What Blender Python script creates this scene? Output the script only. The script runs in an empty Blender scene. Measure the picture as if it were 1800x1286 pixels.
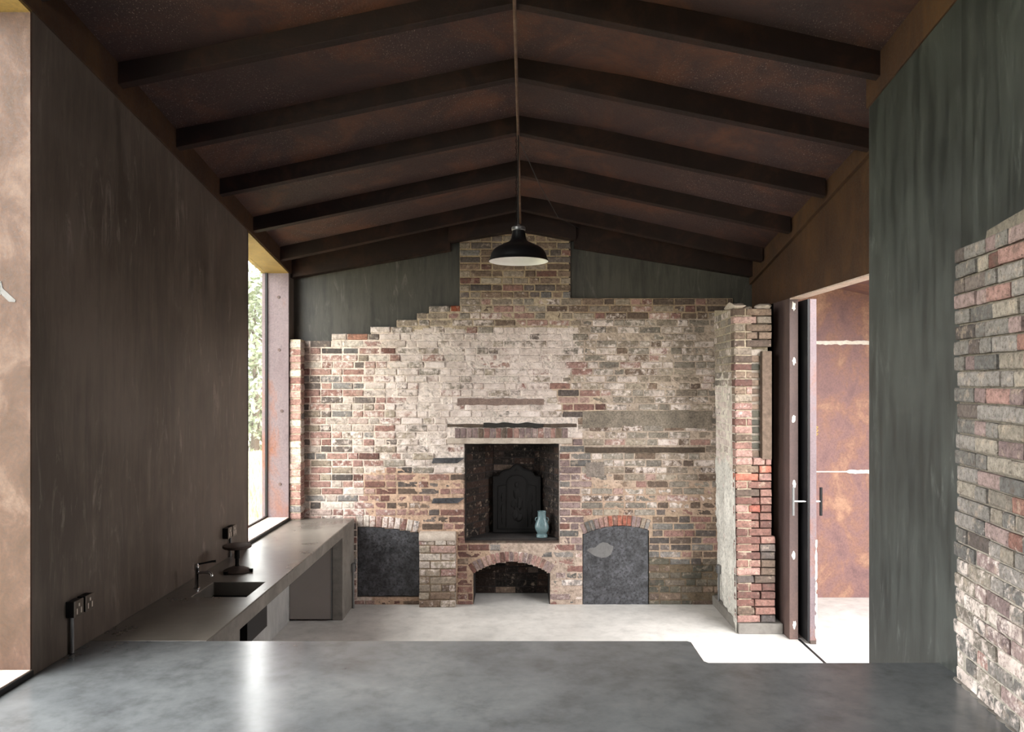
import bpy, bmesh, math, random
import numpy as np
from mathutils import Vector, Matrix, noise as mn

# ------------------------------------------------------------------ camera, sky, exposure
SC = bpy.context.scene
COL = SC.collection
EYE = 2.364                      # eye height above the lower floor
FPX = 1400.0
R = random.Random(7)

cam = bpy.data.cameras.new('camera')
cam_ob = bpy.data.objects.new('camera', cam)
COL.objects.link(cam_ob)
cam_ob.location = (0, 0, EYE)
cam_ob.rotation_euler = (math.radians(90), 0, 0)
cam.sensor_width = 36
cam.lens = FPX / 1800 * 36
cam.shift_x = -8 / 1800
cam.shift_y = 29 / 1800
cam.clip_start = 0.02
SC.camera = cam_ob

SC.view_settings.view_transform = 'Standard'
SC.view_settings.look = 'None'
SC.view_settings.gamma = 1
SC.view_settings.use_curve_mapping = False
SC.view_settings.exposure = 4.28

world = bpy.data.worlds.new('overcast_sky')
SC.world = world
world.use_nodes = True
wn = world.node_tree
bg = wn.nodes['Background']
tc = wn.nodes.new('ShaderNodeTexCoord')
sep = wn.nodes.new('ShaderNodeSeparateXYZ')
rmp = wn.nodes.new('ShaderNodeValToRGB')
wn.links.new(tc.outputs['Generated'], sep.inputs[0])
wn.links.new(sep.outputs['Z'], rmp.inputs[0])
rmp.color_ramp.elements[0].position = 0.0
rmp.color_ramp.elements[0].color = (0.88, 0.89, 0.91, 1)
rmp.color_ramp.elements[1].position = 1.0
rmp.color_ramp.elements[1].color = (1.0, 0.985, 0.965, 1)
wn.links.new(rmp.outputs[0], bg.inputs[0])
bg.inputs[1].default_value = 1.0

cy = SC.cycles
cy.max_bounces = 10
cy.diffuse_bounces = 6
cy.glossy_bounces = 4
cy.transmission_bounces = 6
cy.transparent_max_bounces = 12
cy.sample_clamp_indirect = 4.0
cy.caustics_reflective = False
cy.caustics_refractive = False
cy.use_denoising = True


def portal(name, loc, rot, sx, sy):
    l = bpy.data.lights.new(name, 'AREA')
    l.shape = 'RECTANGLE'
    l.size, l.size_y = sx, sy
    l.cycles.is_portal = True
    o = bpy.data.objects.new(name, l)
    COL.objects.link(o)
    o.location = loc
    o.rotation_euler = rot
    return o


# sky portals in the openings of the room (they only guide the sampling of the sky)
portal('sky_portal', (-2.66, 7.7, 2.2), (0, math.radians(-90), 0), 2.7, 1.3)
portal('sky_portal', (-2.66, 2.2, 2.7), (0, math.radians(-90), 0), 3.7, 3.4)
portal('sky_portal', (2.78, 6.1, 1.57), (0, math.radians(90), 0), 3.1, 2.5)


# ------------------------------------------------------------------ small helpers
def lin(c):
    return tuple((x / 12.92 if x <= .04045 else ((x + .055) / 1.055) ** 2.4) for x in [v / 255 for v in c[:3]])


def wloc(o):
    v = Vector((0, 0, 0))
    while o is not None:
        v = v + o.location
        o = o.parent
    return v


def tag(o, label=None, cat=None, group=None, kind=None):
    if label: o['label'] = label
    if cat: o['category'] = cat
    if group: o['group'] = group
    if kind: o['kind'] = kind
    return o


def thing(name, loc, label, cat, group=None, kind=None):
    o = bpy.data.objects.new(name, None)
    o.empty_display_size = .05
    COL.objects.link(o)
    o.location = loc
    return tag(o, label, cat, group, kind)


class MB:
    """collects geometry in world coordinates and links it as one mesh object"""
    def __init__(s):
        s.v = []; s.f = []; s.c = []

    def add(s, vs, fs, col=None):
        n = len(s.v)
        s.v += [tuple(p) for p in vs]
        s.f += [tuple(i + n for i in f) for f in fs]
        if col is not None:
            s.c += [col] * len(vs)
        return s

    def box(s, x0, x1, y0, y1, z0, z1):
        vs = [(x, y, z) for z in (z0, z1) for y in (y0, y1) for x in (x0, x1)]
        return s.add(vs, [(0, 2, 3, 1), (4, 5, 7, 6), (0, 1, 5, 4), (1, 3, 7, 5), (3, 2, 6, 7), (2, 0, 4, 6)])

    def hexa(s, p):
        """8 corners: bottom ring (4, counter-clockwise from above), top ring (4)"""
        return s.add(p, [(3, 2, 1, 0), (4, 5, 6, 7), (0, 1, 5, 4), (1, 2, 6, 5), (2, 3, 7, 6), (3, 0, 4, 7)])

    def prism(s, pts, z0, z1):
        """plan polygon, counter-clockwise; z0 / z1 numbers or functions of (x, y)"""
        n = len(pts)
        a = [(x, y, z0(x, y) if callable(z0) else z0) for x, y in pts]
        b = [(x, y, z1(x, y) if callable(z1) else z1) for x, y in pts]
        fs = [tuple(range(n - 1, -1, -1)), tuple(range(n, 2 * n))]
        fs += [(i, (i + 1) % n, n + (i + 1) % n, n + i) for i in range(n)]
        return s.add(a + b, fs)

    def extrude_y(s, pts, y0, y1):
        """outline in x, z (counter-clockwise seen from -y) pulled from y0 back to y1"""
        n = len(pts)
        a = [(x, y0, z) for x, z in pts]
        b = [(x, y1, z) for x, z in pts]
        fs = [tuple(range(n)), tuple(range(2 * n - 1, n - 1, -1))]
        fs += [((i + 1) % n, i, n + i, n + (i + 1) % n) for i in range(n)]
        return s.add(a + b, fs)

    def lathe(s, prof, cx, cy_, cz, n=24, sq=None):
        """profile of (radius, z); sq: superellipse exponent for squarish sections"""
        base = len(s.v)
        for r, z in prof:
            for i in range(n):
                a = 2 * math.pi * (i + .5) / n
                c, q = math.cos(a), math.sin(a)
                k = 1.0
                if sq:
                    k = (abs(c) ** sq + abs(q) ** sq) ** (-1.0 / sq)
                s.v.append((cx + r * k * c, cy_ + r * k * q, cz + z))
        for j in range(len(prof) - 1):
            for i in range(n):
                s.f.append((base + j * n + i, base + j * n + (i + 1) % n, base + (j + 1) * n + (i + 1) % n, base + (j + 1) * n + i))
        s.f.append(tuple(base + i for i in range(n - 1, -1, -1)))
        m = base + (len(prof) - 1) * n
        s.f.append(tuple(m + i for i in range(n)))
        return s

    def tube(s, pts, r, n=10):
        pts = [Vector(p) for p in pts]
        rr = r if isinstance(r, (list, tuple)) else [r] * len(pts)
        base = len(s.v)
        up = None
        for i, p in enumerate(pts):
            t = (pts[min(i + 1, len(pts) - 1)] - pts[max(i - 1, 0)]).normalized()
            if up is None:
                up = Vector((0, 0, 1)) if abs(t.z) < .9 else Vector((1, 0, 0))
            a = (up - t * up.dot(t)).normalized()
            up = a
            b = t.cross(a)
            for k in range(n):
                w = 2 * math.pi * k / n
                s.v.append(tuple(p + (a * math.cos(w) + b * math.sin(w)) * rr[i]))
        for i in range(len(pts) - 1):
            for k in range(n):
                s.f.append((base + i * n + k, base + i * n + (k + 1) % n, base + (i + 1) * n + (k + 1) % n, base + (i + 1) * n + k))
        s.f.append(tuple(base + k for k in range(n - 1, -1, -1)))
        m = base + (len(pts) - 1) * n
        s.f.append(tuple(m + k for k in range(n)))
        return s

    def blob(s, c, rx, ry, rz, seed=0, rough=.25, sub=2):
        bm = bmesh.new()
        bmesh.ops.create_icosphere(bm, subdivisions=sub, radius=1)
        vs = []
        for v in bm.verts:
            k = 1 + rough * mn.noise(v.co * 1.9 + Vector((seed * 3.1, seed * 1.7, 0)))
            vs.append((c[0] + v.co.x * rx * k, c[1] + v.co.y * ry * k, c[2] + v.co.z * rz * k))
        fs = [tuple(v.index for v in f.verts) for f in bm.faces]
        bm.free()
        return s.add(vs, fs)

    def build(s, name, mat, parent=None, bevel=0, smooth=False, kind=None, label=None, segs=2):
        me = bpy.data.meshes.new(name)
        off = wloc(parent)
        me.from_pydata([(p[0] - off.x, p[1] - off.y, p[2] - off.z) for p in s.v], [], s.f)
        if s.c:
            at = me.color_attributes.new('tone', 'FLOAT_COLOR', 'POINT')
            at.data.foreach_set('color', np.array(s.c, dtype=np.float32).ravel())
        bm = bmesh.new(); bm.from_mesh(me)
        bmesh.ops.recalc_face_normals(bm, faces=bm.faces)
        bm.to_mesh(me); bm.free()
        if smooth:
            me.polygons.foreach_set('use_smooth', [True] * len(me.polygons))
            try: me.set_sharp_from_angle(angle=math.radians(smooth if smooth is not True else 40))
            except Exception: pass
        me.materials.append(mat)
        o = bpy.data.objects.new(name, me)
        COL.objects.link(o)
        o.parent = parent
        if bevel:
            m = o.modifiers.new('edge', 'BEVEL'); m.width = bevel; m.segments = segs; m.limit_method = 'ANGLE'
            m.angle_limit = math.radians(40)
        if kind: o['kind'] = kind
        if label: o['label'] = label
        return o


def box_ob(name, x0, x1, y0, y1, z0, z1, mat, parent=None, bevel=.004, **k):
    return MB().box(x0, x1, y0, y1, z0, z1).build(name, mat, parent, bevel=bevel, **k)


# ------------------------------------------------------------------ materials
class NT:
    def __init__(s, name):
        s.m = bpy.data.materials.new(name)
        s.m.use_nodes = True
        s.t = s.m.node_tree
        s.b = s.t.nodes['Principled BSDF']
        s.pos = s.n('ShaderNodeNewGeometry').outputs['Position']

    def n(s, t): return s.t.nodes.new(t)

    def l(s, a, b): s.t.links.new(a, b)

    def put(s, sock, v):
        if hasattr(v, 'is_output') or isinstance(v, bpy.types.NodeSocket): s.l(v, sock)
        else: sock.default_value = v if not isinstance(v, tuple) or len(v) != 3 or sock.type != 'RGBA' else (*v, 1)

    def noise(s, scale, detail=4, rough=.55, vec=None, stretch=None, dist=0.0):
        v = vec or s.pos
        if stretch:
            mp = s.n('ShaderNodeMapping'); s.l(v, mp.inputs[0]); mp.inputs['Scale'].default_value = stretch; v = mp.outputs[0]
        n = s.n('ShaderNodeTexNoise')
        s.l(v, n.inputs['Vector'])
        n.inputs['Scale'].default_value = scale
        n.inputs['Detail'].default_value = detail
        n.inputs['Roughness'].default_value = rough
        n.inputs['Distortion'].default_value = dist
        return n.outputs['Fac']

    def ramp(s, fac, stops):
        r = s.n('ShaderNodeValToRGB')
        s.l(fac, r.inputs[0])
        e = r.color_ramp.elements
        while len(e) < len(stops): e.new(.5)
        for el, (p, c) in zip(e, stops):
            el.position = p
            el.color = (c, c, c, 1) if not isinstance(c, tuple) else (*c, 1)
        return r.outputs[0]

    def mix(s, fac, a, b, mode='MIX'):
        m = s.n('ShaderNodeMix'); m.data_type = 'RGBA'; m.blend_type = mode
        s.put(m.inputs['Factor'], fac); s.put(m.inputs['A'], a); s.put(m.inputs['B'], b)
        return m.outputs['Result']

    def math(s, op, a, b=0.0, clamp=False):
        m = s.n('ShaderNodeMath'); m.operation = op; m.use_clamp = clamp
        s.put(m.inputs[0], a); s.put(m.inputs[1], b)
        return m.outputs[0]

    def sstep(s, v, a, b):
        m = s.n('ShaderNodeMapRange'); m.interpolation_type = 'SMOOTHSTEP'
        s.put(m.inputs[0], v); s.put(m.inputs[1], a); s.put(m.inputs[2], b)
        return m.outputs[0]

    def out(s, col, rough=.7, bump=None, bdist=.002, bstr=.6, metal=0.0, spec=.5):
        s.put(s.b.inputs['Base Color'], col)
        s.put(s.b.inputs['Roughness'], rough)
        s.put(s.b.inputs['Metallic'], metal)
        s.put(s.b.inputs['Specular IOR Level'], spec)
        if bump is not None:
            b = s.n('ShaderNodeBump'); b.inputs['Strength'].default_value = bstr; b.inputs['Distance'].default_value = bdist
            s.l(bump, b.inputs['Height']); s.l(b.outputs[0], s.b.inputs['Normal'])
        return s.m


def m_brick(name, source):
    """brick whose own colour comes from the object (single bricks) or from the mesh (joined ones); alpha is how much lime wash it keeps"""
    t = NT(name)
    if source == 'object':
        o = t.n('ShaderNodeObjectInfo'); col, al = o.outputs['Color'], o.outputs['Alpha']
    else:
        a = t.n('ShaderNodeAttribute'); a.attribute_name = 'tone'; col, al = a.outputs['Color'], a.outputs['Alpha']
    mott = t.noise(38, 5, .65)
    c = t.mix(1.0, col, t.ramp(mott, [(.28, .55), (.5, 1.0), (.74, 1.38)]), 'MULTIPLY')
    blot = t.noise(14, 4, .6)
    c = t.mix(t.math('MULTIPLY', t.sstep(blot, .56, .70), .6), c, lin((92, 80, 72)))
    c = t.mix(t.math('MULTIPLY', t.sstep(blot, .44, .30), .45), c, lin((178, 160, 142)))
    gr = t.noise(44, 8, .78)
    c = t.mix(t.math('MULTIPLY', t.sstep(gr, .50, .66), t.math('SUBTRACT', .72, t.math('MULTIPLY', al, .6))), c, lin((74, 65, 58)))
    ws = t.noise(21, 6, .7)
    k = t.math('ADD', t.math('MULTIPLY', ws, 1.0), t.math('MULTIPLY', t.math('SUBTRACT', al, .5), .62))
    lime = t.ramp(t.noise(9, 4, .6), [(.3, lin((176, 162, 154))), (.5, lin((204, 190, 182))), (.7, lin((226, 214, 208)))])
    c = t.mix(t.sstep(k, .46, .66), c, lime)
    pits = t.noise(95, 3, .6)
    c = t.mix(t.sstep(pits, .40, .28), c, lin((62, 52, 46)))
    h = t.math('ADD', t.math('MULTIPLY', ws, .6), t.math('MULTIPLY', pits, .5))
    return t.out(c, .88, h, .006, .8, spec=.25)


def m_mortar():
    t = NT('lime_mortar')
    a = t.n('ShaderNodeAttribute'); a.attribute_name = 'tone'
    n1 = t.noise(30, 6, .7)
    c = t.mix(1.0, a.outputs['Color'], t.ramp(n1, [(.3, .52), (.5, .98), (.72, 1.2)]), 'MULTIPLY')
    n2 = t.noise(70, 4, .6)
    st = t.noise(7, 5, .65)
    c = t.mix(t.math('MULTIPLY', t.sstep(st, .54, .68), .45), c, lin((112, 104, 92)))
    gr = t.noise(44, 8, .78)
    c = t.mix(t.math('MULTIPLY', t.sstep(gr, .52, .68), .5), c, lin((84, 75, 66)))
    c = t.mix(t.sstep(n2, .38, .27), c, lin((70, 62, 54)))
    return t.out(c, .95, t.math('ADD', n1, t.math('MULTIPLY', n2, .5)), .008, .8, spec=.2)


def m_concrete(name, c0, c1, rough, scale=1.6, stretch=None, bump=.0006, spec=.5, fine=.12):
    t = NT(name)
    big = t.noise(scale, 6, .62, stretch=stretch, dist=.4)
    mid = t.noise(scale * 6, 6, .65, stretch=stretch)
    c = t.ramp(big, [(.32, lin(c0)), (.68, lin(c1))])
    c = t.mix(1.0, c, t.ramp(mid, [(.3, 1 - fine * 1.6), (.5, 1.0), (.72, 1 + fine)]), 'MULTIPLY')
    sp = t.noise(260, 2, .5)
    c = t.mix(t.math('MULTIPLY', t.sstep(sp, .34, .25), .3), c, lin((60, 58, 55)))
    r = t.ramp(big, [(.3, rough[0]), (.7, rough[1])])
    return t.out(c, r, mid, bump, .6, spec=spec)


def m_plaster(name, c0, c1, scratch, rough=(.42, .6), spec=.4):
    """trowelled dark plaster with upright streaks and pale scuffs"""
    t = NT(name)
    big = t.noise(.9, 5, .6)
    st = t.noise(3.2, 6, .68, stretch=(4.5, 4.5, .55), dist=.3)
    f = t.math('ADD', t.math('MULTIPLY', big, .5), t.math('MULTIPLY', st, .5))
    c = t.ramp(f, [(.40, lin(c0)), (.58, lin(c1))])
    sc = t.noise(3.0, 7, .72, stretch=(3.2, 3.2, .75), dist=1.2)
    area = t.noise(1.3, 3, .5)
    k = t.math('MULTIPLY', t.sstep(sc, .53, .70), t.sstep(area, .38, .62))
    c = t.mix(t.math('MULTIPLY', k, .38), c, lin(scratch))
    return t.out(c, t.ramp(st, [(.3, rough[0]), (.7, rough[1])]), st, .0025, .35, spec=spec)


def m_corten(name, stops, scale=3.5, rough=(.55, .8), glint=0.0, bump=.0015, stretch=None, spec=.4):
    t = NT(name)
    a = t.noise(scale, 7, .68, stretch=stretch, dist=.5)
    c = t.ramp(a, [(p, lin(q)) for p, q in stops])
    f = t.noise(60, 4, .7)
    c = t.mix(1.0, c, t.ramp(f, [(.3, .72), (.5, 1.0), (.75, 1.25)]), 'MULTIPLY')
    if glint:
        g = t.noise(150, 3, .6, stretch=(1.0, .4, 1.0)); ar = t.noise(1.1, 3, .5)  # bright sheen glints painted into the colour
        c = t.mix(t.math('MULTIPLY', t.math('MULTIPLY', t.sstep(g, .60, .70), t.sstep(ar, .42, .62)), glint), c, lin((140, 126, 120)))
    return t.out(c, t.ramp(f, [(.3, rough[0]), (.7, rough[1])]), t.math('ADD', f, a), bump, .7, spec=spec)


def m_plain(name, c, rough=.5, metal=0.0, vary=.15, scale=30, bump=None, spec=.5):
    t = NT(name)
    n = t.noise(scale, 4, .6)
    col = t.mix(1.0, lin(c), t.ramp(n, [(.3, 1 - vary), (.7, 1 + vary)]), 'MULTIPLY')
    return t.out(col, rough, n if bump else None, bump or .001, .5, metal=metal, spec=spec)


def m_glass():
    t = NT('window_glass')
    nt = t.t
    nt.nodes.remove(t.b)
    tr = t.n('ShaderNodeBsdfTransparent'); gl = t.n('ShaderNodeBsdfGlossy'); lw = t.n('ShaderNodeLayerWeight'); mx = t.n('ShaderNodeMixShader')
    tr.inputs[0].default_value = (.965, .965, .95, 1); gl.inputs['Roughness'].default_value = .02
    f = t.math('ADD', t.math('MULTIPLY', t.math('POWER', lw.outputs['Facing'], 5.0), .8), .03)
    t.l(f, mx.inputs[0]); t.l(tr.outputs[0], mx.inputs[1]); t.l(gl.outputs[0], mx.inputs[2])
    t.l(mx.outputs[0], nt.nodes['Material Output'].inputs[0])
    return t.m


def m_leaf(name, c0, c1):
    t = NT(name)
    n = t.noise(1.7, 3, .6)
    c = t.ramp(n, [(.3, lin(c0)), (.7, lin(c1))])
    t.out(c, .6, spec=.3)
    try:
        t.b.inputs['Transmission Weight'].default_value = 0
        t.b.inputs['Subsurface Weight'].default_value = 0
    except Exception: pass
    return t.m


M = {}
M['brick'] = m_brick('old_brick', 'object')
M['brick_mass'] = m_brick('old_brick_mass', 'mesh')
M['mortar'] = m_mortar()
M['floor'] = m_concrete('pale_concrete_floor', (176, 173, 169), (208, 204, 199), (.42, .6), 1.2, spec=.4)
M['platform'] = m_concrete('polished_dark_concrete', (80, 83, 86), (110, 113, 115), (.18, .27), 1.0, spec=.5, fine=.2, bump=.0003)
M['worktop'] = m_concrete('polished_worktop_concrete', (80, 75, 70), (114, 108, 101), (.24, .36), 1.6, spec=.5, bump=.0003)
M['concrete'] = m_concrete('cast_concrete', (100, 95, 89), (138, 133, 126), (.6, .8), 2.6, bump=.0015)
M['plaster_left'] = m_plaster('warm_dark_plaster', (76, 67, 60), (108, 98, 89), (176, 167, 158))
M['plaster_green'] = m_plaster('green_dark_plaster', (36, 38, 36), (62, 65, 62), (128, 132, 128))
M['plaster_gable'] = m_plaster('gable_plaster', (42, 41, 37), (68, 66, 60), (128, 124, 116))
M['corten_dark'] = m_corten('dark_rusted_steel', [(.25, (24, 16, 14)), (.5, (33, 22, 19)), (.72, (54, 34, 26))], glint=0.0, spec=.2)
M['corten_deck'] = m_corten('rusted_roof_deck', [(.32, (46, 34, 35)), (.5, (57, 40, 38)), (.7, (86, 54, 40))], 1.6, glint=.8, spec=.3, bump=.004)
M['corten_beam'] = m_corten('rusted_eave_steel', [(.25, (46, 32, 25)), (.5, (64, 44, 30)), (.75, (84, 60, 36))], stretch=(1, 1, .5), spec=.3)
M['corten_jamb'] = m_corten('rusted_jamb_steel', [(.3, (66, 46, 32)), (.5, (82, 60, 48)), (.68, (108, 88, 76))], 7, stretch=(1, 1, .6))
M['corten_mauve'] = m_corten('mauve_rusted_steel', [(.3, (92, 78, 81)), (.52, (106, 93, 96)), (.68, (122, 76, 54))], 2.2, stretch=(1, 1, .5))
M['corten_sill'] = m_corten('pale_sill_steel', [(.25, (180, 158, 146)), (.5, (200, 182, 170)), (.75, (176, 140, 120))], 3)
M['corten_head'] = m_corten('ochre_head_steel', [(.25, (104, 82, 46)), (.5, (124, 100, 56)), (.75, (140, 114, 68))], 3)
M['corten_warm'] = m_corten('orange_rusted_wall', [(.34, (108, 82, 81)), (.47, (124, 94, 90)), (.55, (130, 96, 83)), (.68, (160, 124, 102))], 3.2, stretch=(1, 1, .7))
M['corten_post'] = m_corten('purple_brown_steel', [(.25, (62, 50, 48)), (.5, (80, 64, 61)), (.75, (98, 78, 70))], 2.0, stretch=(1, 1, .4))
M['black_steel'] = m_plain('blackened_steel', (20, 20, 22), .5, spec=.25)
M['void'] = m_plain('slot_shade_black', (10, 10, 10), .9, spec=.1)  # near-black that paints the shade in the slot beside the pier
M['iron'] = m_plain('cast_iron', (17, 15, 14), .65, bump=.004, scale=45, spec=.2)
M['rust_iron'] = m_plain('rusty_iron', (74, 62, 56), .7, metal=.2, bump=.003, scale=60)
M['chrome'] = m_plain('chrome', (190, 190, 192), .12, metal=1.0, vary=.03)
M['socket'] = m_plain('dull_brass_plate', (112, 105, 98), .34, metal=.8, vary=.1)
M['galv'] = m_plain('galvanised_steel', (124, 124, 124), .42, metal=.7, vary=.12)
M['enamel_black'] = m_plain('black_enamel', (14, 14, 15), .38, vary=.05)
M['enamel_white'] = m_plain('white_enamel', (235, 235, 232), .3, vary=.02)
M['celadon'] = m_plain('celadon_glaze', (88, 108, 111), .3, vary=.25, scale=55, bump=.002)
M['slate'] = m_concrete('dark_slate_render', (30, 30, 32), (80, 80, 84), (.5, .7), 8, bump=.004, fine=.65)
M['slate_pale'] = m_concrete('pale_patch', (96, 94, 93), (112, 110, 109), (.6, .7), 5, bump=.001)
M['grey_panel'] = m_plain('grey_panel', (138, 130, 126), .45, vary=.04, scale=4)
M['timber'] = m_plain('rotten_timber', (74, 62, 52), .9, vary=.4, scale=40, bump=.006)
M['charred'] = m_plain('charred_timber', (40, 37, 34), .95, vary=.4, scale=40, bump=.006)
M['lintel'] = m_concrete('lime_lintel', (156, 143, 130), (188, 175, 163), (.8, .9), 8, bump=.004)
M['soot'] = m_concrete('sooty_lining', (20, 16, 15), (42, 34, 30), (.8, .95), 5, bump=.006, fine=.3)
M['filler'] = m_plain('white_filler', (214, 208, 196), .9, vary=.15, bump=.006)
M['glass'] = m_glass()
M['grass'] = m_leaf('meadow_grass', (136, 138, 110), (164, 162, 130))
M['meadow'] = m_concrete('meadow_ground', (150, 148, 124), (172, 168, 142), (.9, .95), .5, spec=.1)
M['leaf_a'] = m_leaf('leaf_green', (84, 94, 76), (114, 124, 102))
M['leaf_b'] = m_leaf('leaf_pale', (102, 112, 92), (138, 146, 124))
M['bark'] = m_plain('bark', (96, 88, 78), .9, vary=.3, bump=.01)
M['chalk'] = m_plain('chalk_mark', (196, 204, 192), .9)
M['chalk_y'] = m_plain('yellow_crayon', (206, 176, 88), .9)

# ------------------------------------------------------------------ roof lines (heights are above the eye; d is distance down the room)
def eL(d): return 1.774 - .1684 * (d - 4.74)            # underside of a rafter at the left wall (x = -2.385)
def eK(d): return 2.258 - .160 * (d - 4.74)             # underside at the ridge
def ridge_x(d): return -.012 + (d - 4.7) * .0145
XL = -2.385
XR = 2.47
XG = 2.176
D = 8.485
def under(x, d):
    k = ridge_x(d)
    if x <= k: return EYE + eK(d) + (eL(d) - eK(d)) * (k - x) / (k - XL)
    return EYE + eK(d) + (eL(d) - eK(d)) * (x - k) / (2.43 - k)
DECK = .135
def deck_z(x, d): return under(x, d) + DECK
def wall_top_left(d): return EYE + 1.823 - .152 * (d - 3.914)
def wall_top_green(d): return EYE + 1.694 - .195 * (d - 4.92)
def eave_right(d): return EYE + 1.614 - .197 * (d - 5.65)

# ------------------------------------------------------------------ setting: floors
floor = MB().box(-2.5, 7.5, 3.6, 9.25, -.2, 0).build('floor', M['floor'], kind='structure')
tag(floor, 'pale concrete floor running from the fireplace wall out through the doorway', 'floor')
pl = MB()
pl.prism([(-2.385, -3.2), (2.42, -3.2), (2.42, 4.105), (.99, 4.105), (.972, 4.13), (.972, 4.43), (.955, 4.45), (-2.385, 4.45)], 0.0, .922)
platform = pl.build('floor_upper', M['platform'], kind='structure', bevel=.006)
tag(platform, 'raised dark polished concrete floor in front with a notch for the steps', 'floor')

# ------------------------------------------------------------------ left wall with its two windows
wl = MB()
for y0, y1, z0, zt in ((3.915, 7.06, 0, None), (8.337, 9.2, 0, None), (-3.2, .45, 0, None), (.45, 3.915, 0, .93), (7.06, 8.337, 0, .93)):
    f = (lambda x, y: wall_top_left(y) + .02) if zt is None else zt
    wl.prism([(-2.62, y0), (XL, y0), (XL, y1), (-2.62, y1)], z0, f)
wall_left = wl.build('wall_left', M['plaster_left'], kind='structure', bevel=.003)
tag(wall_left, 'dark brown grey plastered wall above the worktop, between the two tall windows', 'wall')


def window(n, y0, y1, label, far_mat):
    fr = thing('window_%d' % n, (-2.5, (y0 + y1) / 2, .95), label, 'window', kind='structure')
    zs = .957
    box_ob('sill', -2.66, XL + .004, y0, y1, .925, zs, M['corten_sill'], fr, .003)
    top = lambda x, y: wall_top_left(y)
    for nm, a, b in (('near_jamb', y0, y0 + .014), ('far_jamb', y1 - .014, y1)):
        MB().prism([(-2.66, a), (XL + .003, a), (XL + .003, b), (-2.66, b)], zs, top).build(nm, far_mat, fr)
    MB().prism([(-2.66, y0), (XL + .003, y0), (XL + .003, y1), (-2.66, y1)], lambda x, y: wall_top_left(y) - .012,
               lambda x, y: wall_top_left(y) + .012).build('head', M['corten_head'], fr)
    # slim dark glazing frame and the pane
    for nm, a, b in (('stile', y0 + .014, y0 + .03), ('stile', y1 - .03, y1 - .014)):
        MB().prism([(-2.624, a), (-2.602, a), (-2.602, b), (-2.624, b)], zs, lambda x, y: wall_top_left(y) - .012).build(nm, M['black_steel'], fr)
    box_ob('bottom_rail', -2.626, -2.600, y0 + .03, y1 - .03, zs, zs + .016, M['corten_dark'], fr, .002)
    MB().prism([(-2.617, y0 + .03), (-2.611, y0 + .03), (-2.611, y1 - .03), (-2.617, y1 - .03)], zs + .016,
               lambda x, y: wall_top_left(y) - .012).build('pane', M['glass'], fr)
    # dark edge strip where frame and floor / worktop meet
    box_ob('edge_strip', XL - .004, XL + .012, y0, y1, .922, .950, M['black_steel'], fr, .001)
    return fr


win1 = window(1, 7.06, 8.337, 'tall narrow window in a rusted steel frame beyond the left plaster wall, by the brick wall', M['corten_mauve'])
win2 = window(2, .45, 3.915, 'large window in a rusted steel frame at the left edge, its far jamb catching light', M['corten_jamb'])
for px, q in ((489.7, 522), (490.5, 614.7), (495, 722), (492, 850.6)):
    x = (px - 908) / FPX * 8.32; z = EYE + (672 - q) / FPX * 8.32
    MB().tube([(x, 8.325, z), (x, 8.317, z)], [.017, .015], 12).build('plugged_bolt', M['corten_post'], win1, smooth=35)
# grey putty smear and chalk strokes on the near window's far jamb
jz = EYE + (672 - 505) / FPX * 3.9
MB().extrude_y([(-2.523, jz + .03), (-2.515, jz - .005), (-2.452, jz - .062), (-2.455, jz - .072), (-2.485, jz - .070), (-2.535, jz - .022), (-2.545, jz + .03)], 3.8985, 3.9005).build('putty_smear', M['slate_pale'], win2)
for k in range(4):
    z = jz + .028 - k * .016
    MB().tube([(-2.548, 3.8975, z - .008), (-2.535, 3.8975, z), (-2.527, 3.8975, z - .003 - .004 * k)], .0022, 6).build('chalk_stroke', M['chalk'], win2)

# ------------------------------------------------------------------ right wall (plaster, folding towards the camera)
wr = MB()
pr = [(XG, 4.92), (XG, 3.896), (1.966, 2.4), (1.966, -3.2), (2.5, -3.2), (2.5, 4.92)]
wr.prism(pr, 0.0, lambda x, y: wall_top_green(y) + .01 if y > 2 else wall_top_green(2.4) + .2)
wall_right = wr.build('wall_right', M['plaster_green'], kind='structure', bevel=.004)
tag(wall_right, 'dark green grey plastered wall standing beside the doorway, brick set into its near part', 'wall')
wb = MB().box(-2.6, 2.5, -3.3, -3.1, .9, 6.2).build('wall_rear', M['plaster_left'], kind='structure')
tag(wb, 'dark plastered wall behind the viewpoint', 'wall')

# fascia over the doorway, the corner behind the pier, the gable
fx = MB()
fx.prism([(2.52, 4.92), (2.60, 4.92), (2.60, 8.6), (2.52, 8.6)], EYE + .775, lambda x, y: eave_right(y) + .03)
fascia = fx.build('trim_1', M['corten_beam'], kind='structure', bevel=.004)
tag(fascia, 'rusted steel fascia plate over the doorway', 'fascia')
box_ob('lintel_lip', 2.515, 2.62, 4.92, 7.33, EYE + .763, EYE + .777, M['corten_sill'], fascia, .002)
cw = MB().box(2.60, 2.66, 7.80, 9.2, 0, EYE + .9).build('wall_corner', M['void'], kind='structure')  # shade of the gap painted as a black sheet, also stops light leaks
tag(cw, 'black sheet standing in for the shade in the slot between the brick pier and the door post', 'wall')
gb = MB()
gb.extrude_y([(-2.62, 2.4), (2.66, 2.4), (2.66, deck_z(2.66, D) + .2), (0.04, deck_z(.04, D) + .2), (-2.62, deck_z(-2.62, D) + .2)], 8.525, 8.62)
gable = gb.build('wall_gable', M['plaster_gable'], kind='structure')
tag(gable, 'dark grey plastered gable above the stepped top of the brick wall', 'wall')

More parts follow.
